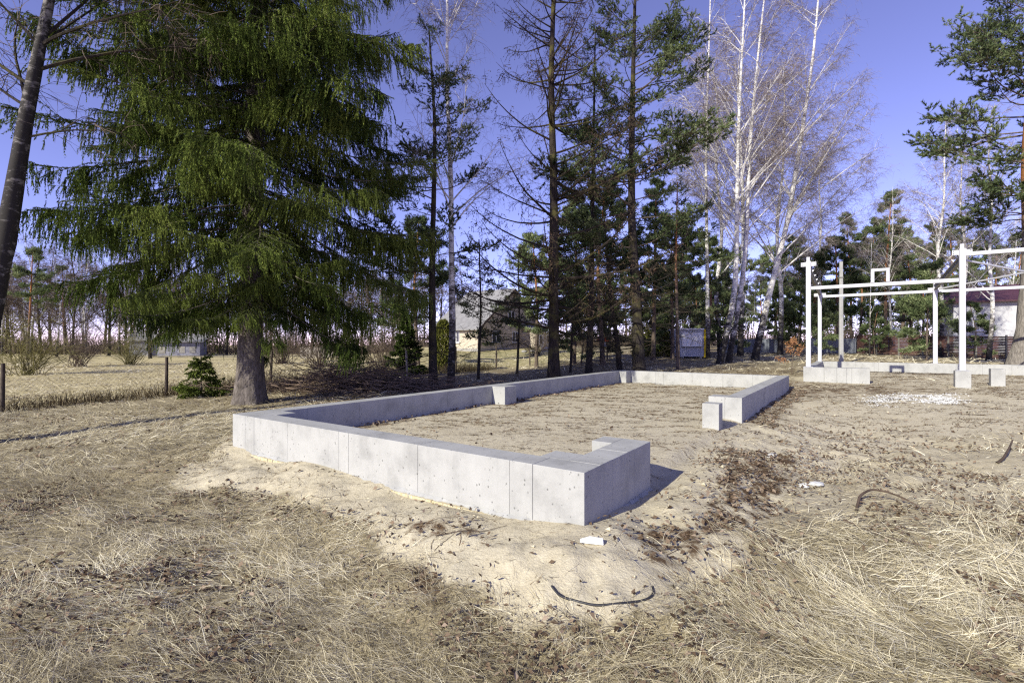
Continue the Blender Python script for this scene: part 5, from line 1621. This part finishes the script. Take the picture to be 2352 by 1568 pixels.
def blades(X, Y, L, hw, nseg, flat=.5, tint_off=0.0):
    n = len(X)
    Z = terrain(X, Y)
    ang = 6.283 * fbm(X * .55 + 9, Y * .55, 51, 2) * 1.6 + .9 * (fbm(X * 3, Y * 3, 57, 2) - .5) * 4 + rng.normal(size=n) * .85
    el = np.abs(rng.normal(size=n)) * .4 * (1 - flat) + rng.uniform(.05, .42, n)
    tall = rng.random(n) < .035
    el = np.where(tall, rng.uniform(.8, 1.3, n), el)
    d = np.stack([np.cos(ang) * np.cos(el), np.sin(ang) * np.cos(el), np.sin(el)], 1)
    C = grow(np.stack([X, Y, Z], 1), d, L, nseg, rng.uniform(.05, .28, n) * (4. / nseg), 0, .13)
    gz = terrain(C[:, :, 0], C[:, :, 1], False)
    lay = rng.uniform(.006, .06, (n, 1)) * np.linspace(0, 1, nseg + 1)[None, :] ** .5
    C[:, :, 2] = np.maximum(C[:, :, 2], gz + lay)
    W = hw[:, None] * np.linspace(1, .25, nseg + 1)[None, :]
    side = norm(np.array([0, 0, 1.]) + rng.normal(size=(n, 3)) * .6)[:, None, :]
    v, f = ribbons(C, W, side)
    patch = fbm(X * .5, Y * .5, 61)
    cl = vnoise(X * 4.5, Y * 4.5, 67)
    t = np.clip(-.02 + tint_off + .75 * patch + .55 * cl + .22 * rng.normal(size=n), 0, 1)
    return v, f, np.repeat(t, (nseg + 1) * 2)

gg = G()
for y0, y1, dens, hw, seg, lo, hi, cl, csz in ((1.5, 3.6, 4000, .0016, 3, .06, .27, .7, .09), (3.6, 7.5, 1750, .0022, 3, .07, .28, .7, .12),
                                             (7.5, 14, 380, .0042, 2, .12, .38, .65, .2), (14, 27, 66, .0085, 2, .15, .42, .5, .3), (27, 48, 12, .018, 2, .2, .45, .5, .4)):
    X, Y = scatter(y0, y1, dens, 1.25 if y0 < 10 else 1.15, clump=cl, csz=csz)
    mk = masks(X, Y, .22)
    q = fbm(X * .9, Y * .9, 71)
    keep = ~mk['bare'] & (mk['ins'] < -.05) & (mk['d'] > .25)
    # thin stand under the trees, on the brown soil and in the leaf patches; sparse strays on the sand
    pr = np.where(mk['lit'] > .5, .16, 1.0) * (1 - .55 * mk['under']) * (1 - .75 * mk['soil']) * np.where(q < .40, .35, 1.0)
    # trampled, thin stand between the sand and the thick pale straw
    thin = S(mk['px'], 1640, 1800) * (1 - S(mk['py'] + 60 * (q - .5), 1090, 1240)) * (Y < 14)
    pr = pr * (1 - .78 * thin)
    keep &= rng.random(len(X)) < pr
    stray = mk['bare'] & (mk['ins'] < 0) & (mk['d'] > .3) & (rng.random(len(X)) < .012)
    keep |= stray
    X, Y = X[keep], Y[keep]
    right = S(X / np.maximum(Y, .5), .35, .8)
    L = rng.uniform(lo, hi, len(X)) * (1 + .2 * right) * (1 - .45 * thin[keep])
    w = hw * rng.uniform(.6, 1.25, len(X)) * (1 + .35 * right)
    v, f, t = blades(X, Y, L, w, seg, .45, .0)
    t = np.clip(t + np.repeat(.14 * right - .22 * mk['under'][keep] * 0, (seg + 1) * 2), 0, 1)
    gg.add(v, f, t)
o = obj('grass', gg.mesh('grass', M['straw'], False, True), kind='stuff'); tag(o, 'matted dry straw coloured grass around the sand', 'grass')

# taller dead stalks along the wire fence; dark colour also paints in the shade
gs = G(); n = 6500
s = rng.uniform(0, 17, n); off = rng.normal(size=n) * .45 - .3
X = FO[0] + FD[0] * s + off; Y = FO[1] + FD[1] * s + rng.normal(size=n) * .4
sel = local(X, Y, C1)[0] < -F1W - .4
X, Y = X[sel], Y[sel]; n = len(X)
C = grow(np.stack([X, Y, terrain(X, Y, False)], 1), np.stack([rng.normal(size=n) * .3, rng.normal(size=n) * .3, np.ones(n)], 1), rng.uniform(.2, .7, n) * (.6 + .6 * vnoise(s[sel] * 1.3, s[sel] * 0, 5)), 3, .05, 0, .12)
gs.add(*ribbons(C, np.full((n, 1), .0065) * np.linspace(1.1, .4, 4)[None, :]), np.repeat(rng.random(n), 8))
o = obj('weeds', gs.mesh('weeds', M['weed'], False, True), kind='stuff'); tag(o, 'brown dead weed stalks growing along the wire fence, darkened for shade', 'weeds')

# fallen leaves
def leaf_mesh(X, Y, size, lift):
    n = len(X)
    Z = terrain(X, Y)
    a = rng.uniform(0, 6.283, n)
    e = np.stack([np.cos(a), np.sin(a), rng.normal(size=n) * .45], 1); e = norm(e)
    s = norm(np.cross(e, np.array([0, 0, 1.]) + rng.normal(size=(n, 3)) * .45))
    nr = np.cross(s, e)
    c = np.stack([X, Y, Z + lift], 1)
    sz = size[:, None]; cu = rng.uniform(.0, .45, (n, 1)) * sz
    v = np.stack([c - e * sz, c + s * sz * .55 + np.abs(nr) * cu, c + e * sz, c - s * sz * .55 + np.abs(nr) * cu], 1).reshape(-1, 3)
    b = np.arange(n) * 4
    return v, np.concatenate([np.stack([b, b + 1, b + 2], 1), np.stack([b, b + 2, b + 3], 1)])
gl = G()
for y0, y1, dens, s0, s1 in ((1.5, 3.8, 900, .012, .030), (3.8, 8, 520, .016, .034), (8, 18, 170, .022, .045)):
    X, Y = scatter(y0, y1, dens, 1.2, clump=.5, csz=.12)
    mk = masks(X, Y, .22)
    q = fbm(X * 1.1 + 3, Y * 1.1, 83)
    fg = (~mk['bare']) * S(q, .47, .62) * np.where(Y < 6, .9, .3)
    pr = np.maximum(mk['lit'] * .95, fg)
    pr = np.maximum(pr, mk['under'] * .25 * (~mk['bare']))
    thin = S(mk['px'], 1640, 1800) * (1 - S(mk['py'], 1090, 1240)) * S(mk['py'], 960, 1010)
    pr = np.maximum(pr, thin * .55 * S(q, .35, .6))
    pr = np.maximum(pr, .012)
    keep = (rng.random(len(X)) < pr) & (mk['ins'] < 99)
    X, Y = X[keep], Y[keep]
    v, f = leaf_mesh(X, Y, rng.uniform(s0, s1, len(X)), rng.uniform(.006, .055, len(X)))
    gl.add(v, f, np.repeat(rng.random(len(X)), 4))
o = obj('leaves', gl.mesh('leaves', M['leaf'], False, True), kind='stuff'); tag(o, 'scattered brown dead leaves on sand and between the straw', 'leaves')

# needles and twig bits blown into streaks on the sand
gn = G()
nc = 3800
cy = np.sqrt(rng.uniform(3.0 ** 2, 24. ** 2, nc)); cx = rng.uniform(-.7, 1.15, nc) * cy
mk = masks(cx, cy)
ok = (mk['bare']) & (rng.random(nc) < np.where(mk['ins'] > .4, 1.0, .9))
cx, cy = cx[ok], cy[ok]; nc = len(cx)
size = rng.uniform(.05, .30, nc) * (rng.random(nc) < .9) + .06
m = (8 + size * 55).astype(int)
i = np.repeat(np.arange(nc), m)
dirn = math.atan2(U[1], U[0]) + .45 + rng.normal(size=nc) * .35
du = rng.normal(size=len(i)) * size[i]; dw = rng.normal(size=len(i)) * size[i] * .16
X = cx[i] + np.cos(dirn[i]) * du - np.sin(dirn[i]) * dw; Y = cy[i] + np.sin(dirn[i]) * du + np.cos(dirn[i]) * dw
a = dirn[i] + rng.normal(size=len(i)) * .7
l = rng.uniform(.02, .085, len(i)) * np.clip(cy[i] / 6, .8, 1.6)
A_ = np.stack([X, Y, terrain(X, Y) + .006], 1)
X2, Y2 = X + np.cos(a) * l, Y + np.sin(a) * l
B_ = np.stack([X2, Y2, terrain(X2, Y2) + rng.uniform(.004, .02, len(i))], 1)
wd = .0022 * np.clip(cy[i] / 5, .8, 3.0)
gn.add(*ribbons(np.stack([A_, B_], 1), np.stack([wd, wd * .5], 1), norm(np.array([0, 0, 1.]) + rng.normal(size=(len(i), 3)) * .3)[:, None, :]), np.repeat(rng.random(len(i)), 4))
# longer single twigs
n = 1300
Y = np.sqrt(rng.uniform(2.6 ** 2, 20. ** 2, n)); X = rng.uniform(-.8, 1.1, n) * Y
mk = masks(X, Y); sel = mk['bare']; X, Y = X[sel], Y[sel]; n = len(X)
a = rng.uniform(0, 6.283, n)
C = grow(np.stack([X, Y, terrain(X, Y)], 1), np.stack([np.cos(a), np.sin(a), np.zeros(n)], 1), rng.uniform(.08, .4, n), 5, 0, 0, .22)
C[:, :, 2] = terrain(C[:, :, 0], C[:, :, 1]) + .005
gn.add(*ribbons(C, np.full((n, 6), .0024), np.tile([0, 0, 1.], (n, 1))[:, None, :]), np.repeat(rng.random(n) * .4, 12))
o = obj('litter', gn.mesh('litter', M['needle_litter'], False, True), kind='stuff'); tag(o, 'dark needle and twig litter streaked over the pale sand', 'litter')

# sand clods and pebbles
n = 2600
Y = np.sqrt(rng.uniform(2.6 ** 2, 14. ** 2, n)); X = rng.uniform(-.75, 1.1, n) * Y
mk = masks(X, Y, .2); sel = mk['bare'] & (mk['ins'] < 0) & (mk['d'] > .05); X, Y = X[sel], Y[sel]; n = len(X)
sz = rng.uniform(.004, .016, n) * np.where(rng.random(n) < .06, 2.2, 1.0)
v = oct_v[None] * rng.uniform(.6, 1.3, (n, 6, 1)) * sz[:, None, None] * np.array([1.2, 1.1, .75]) + np.stack([X, Y, terrain(X, Y) + sz * .3], 1)[:, None, :]
gp = G(); gp.add(v.reshape(-1, 3), (oct_f[None] + np.arange(n)[:, None, None] * 6).reshape(-1, 3))
o = obj('pebbles', gp.mesh('pebbles', M['clod']), kind='stuff'); tag(o, 'small sand clods and pebbles strewn over the bare sand', 'pebbles')
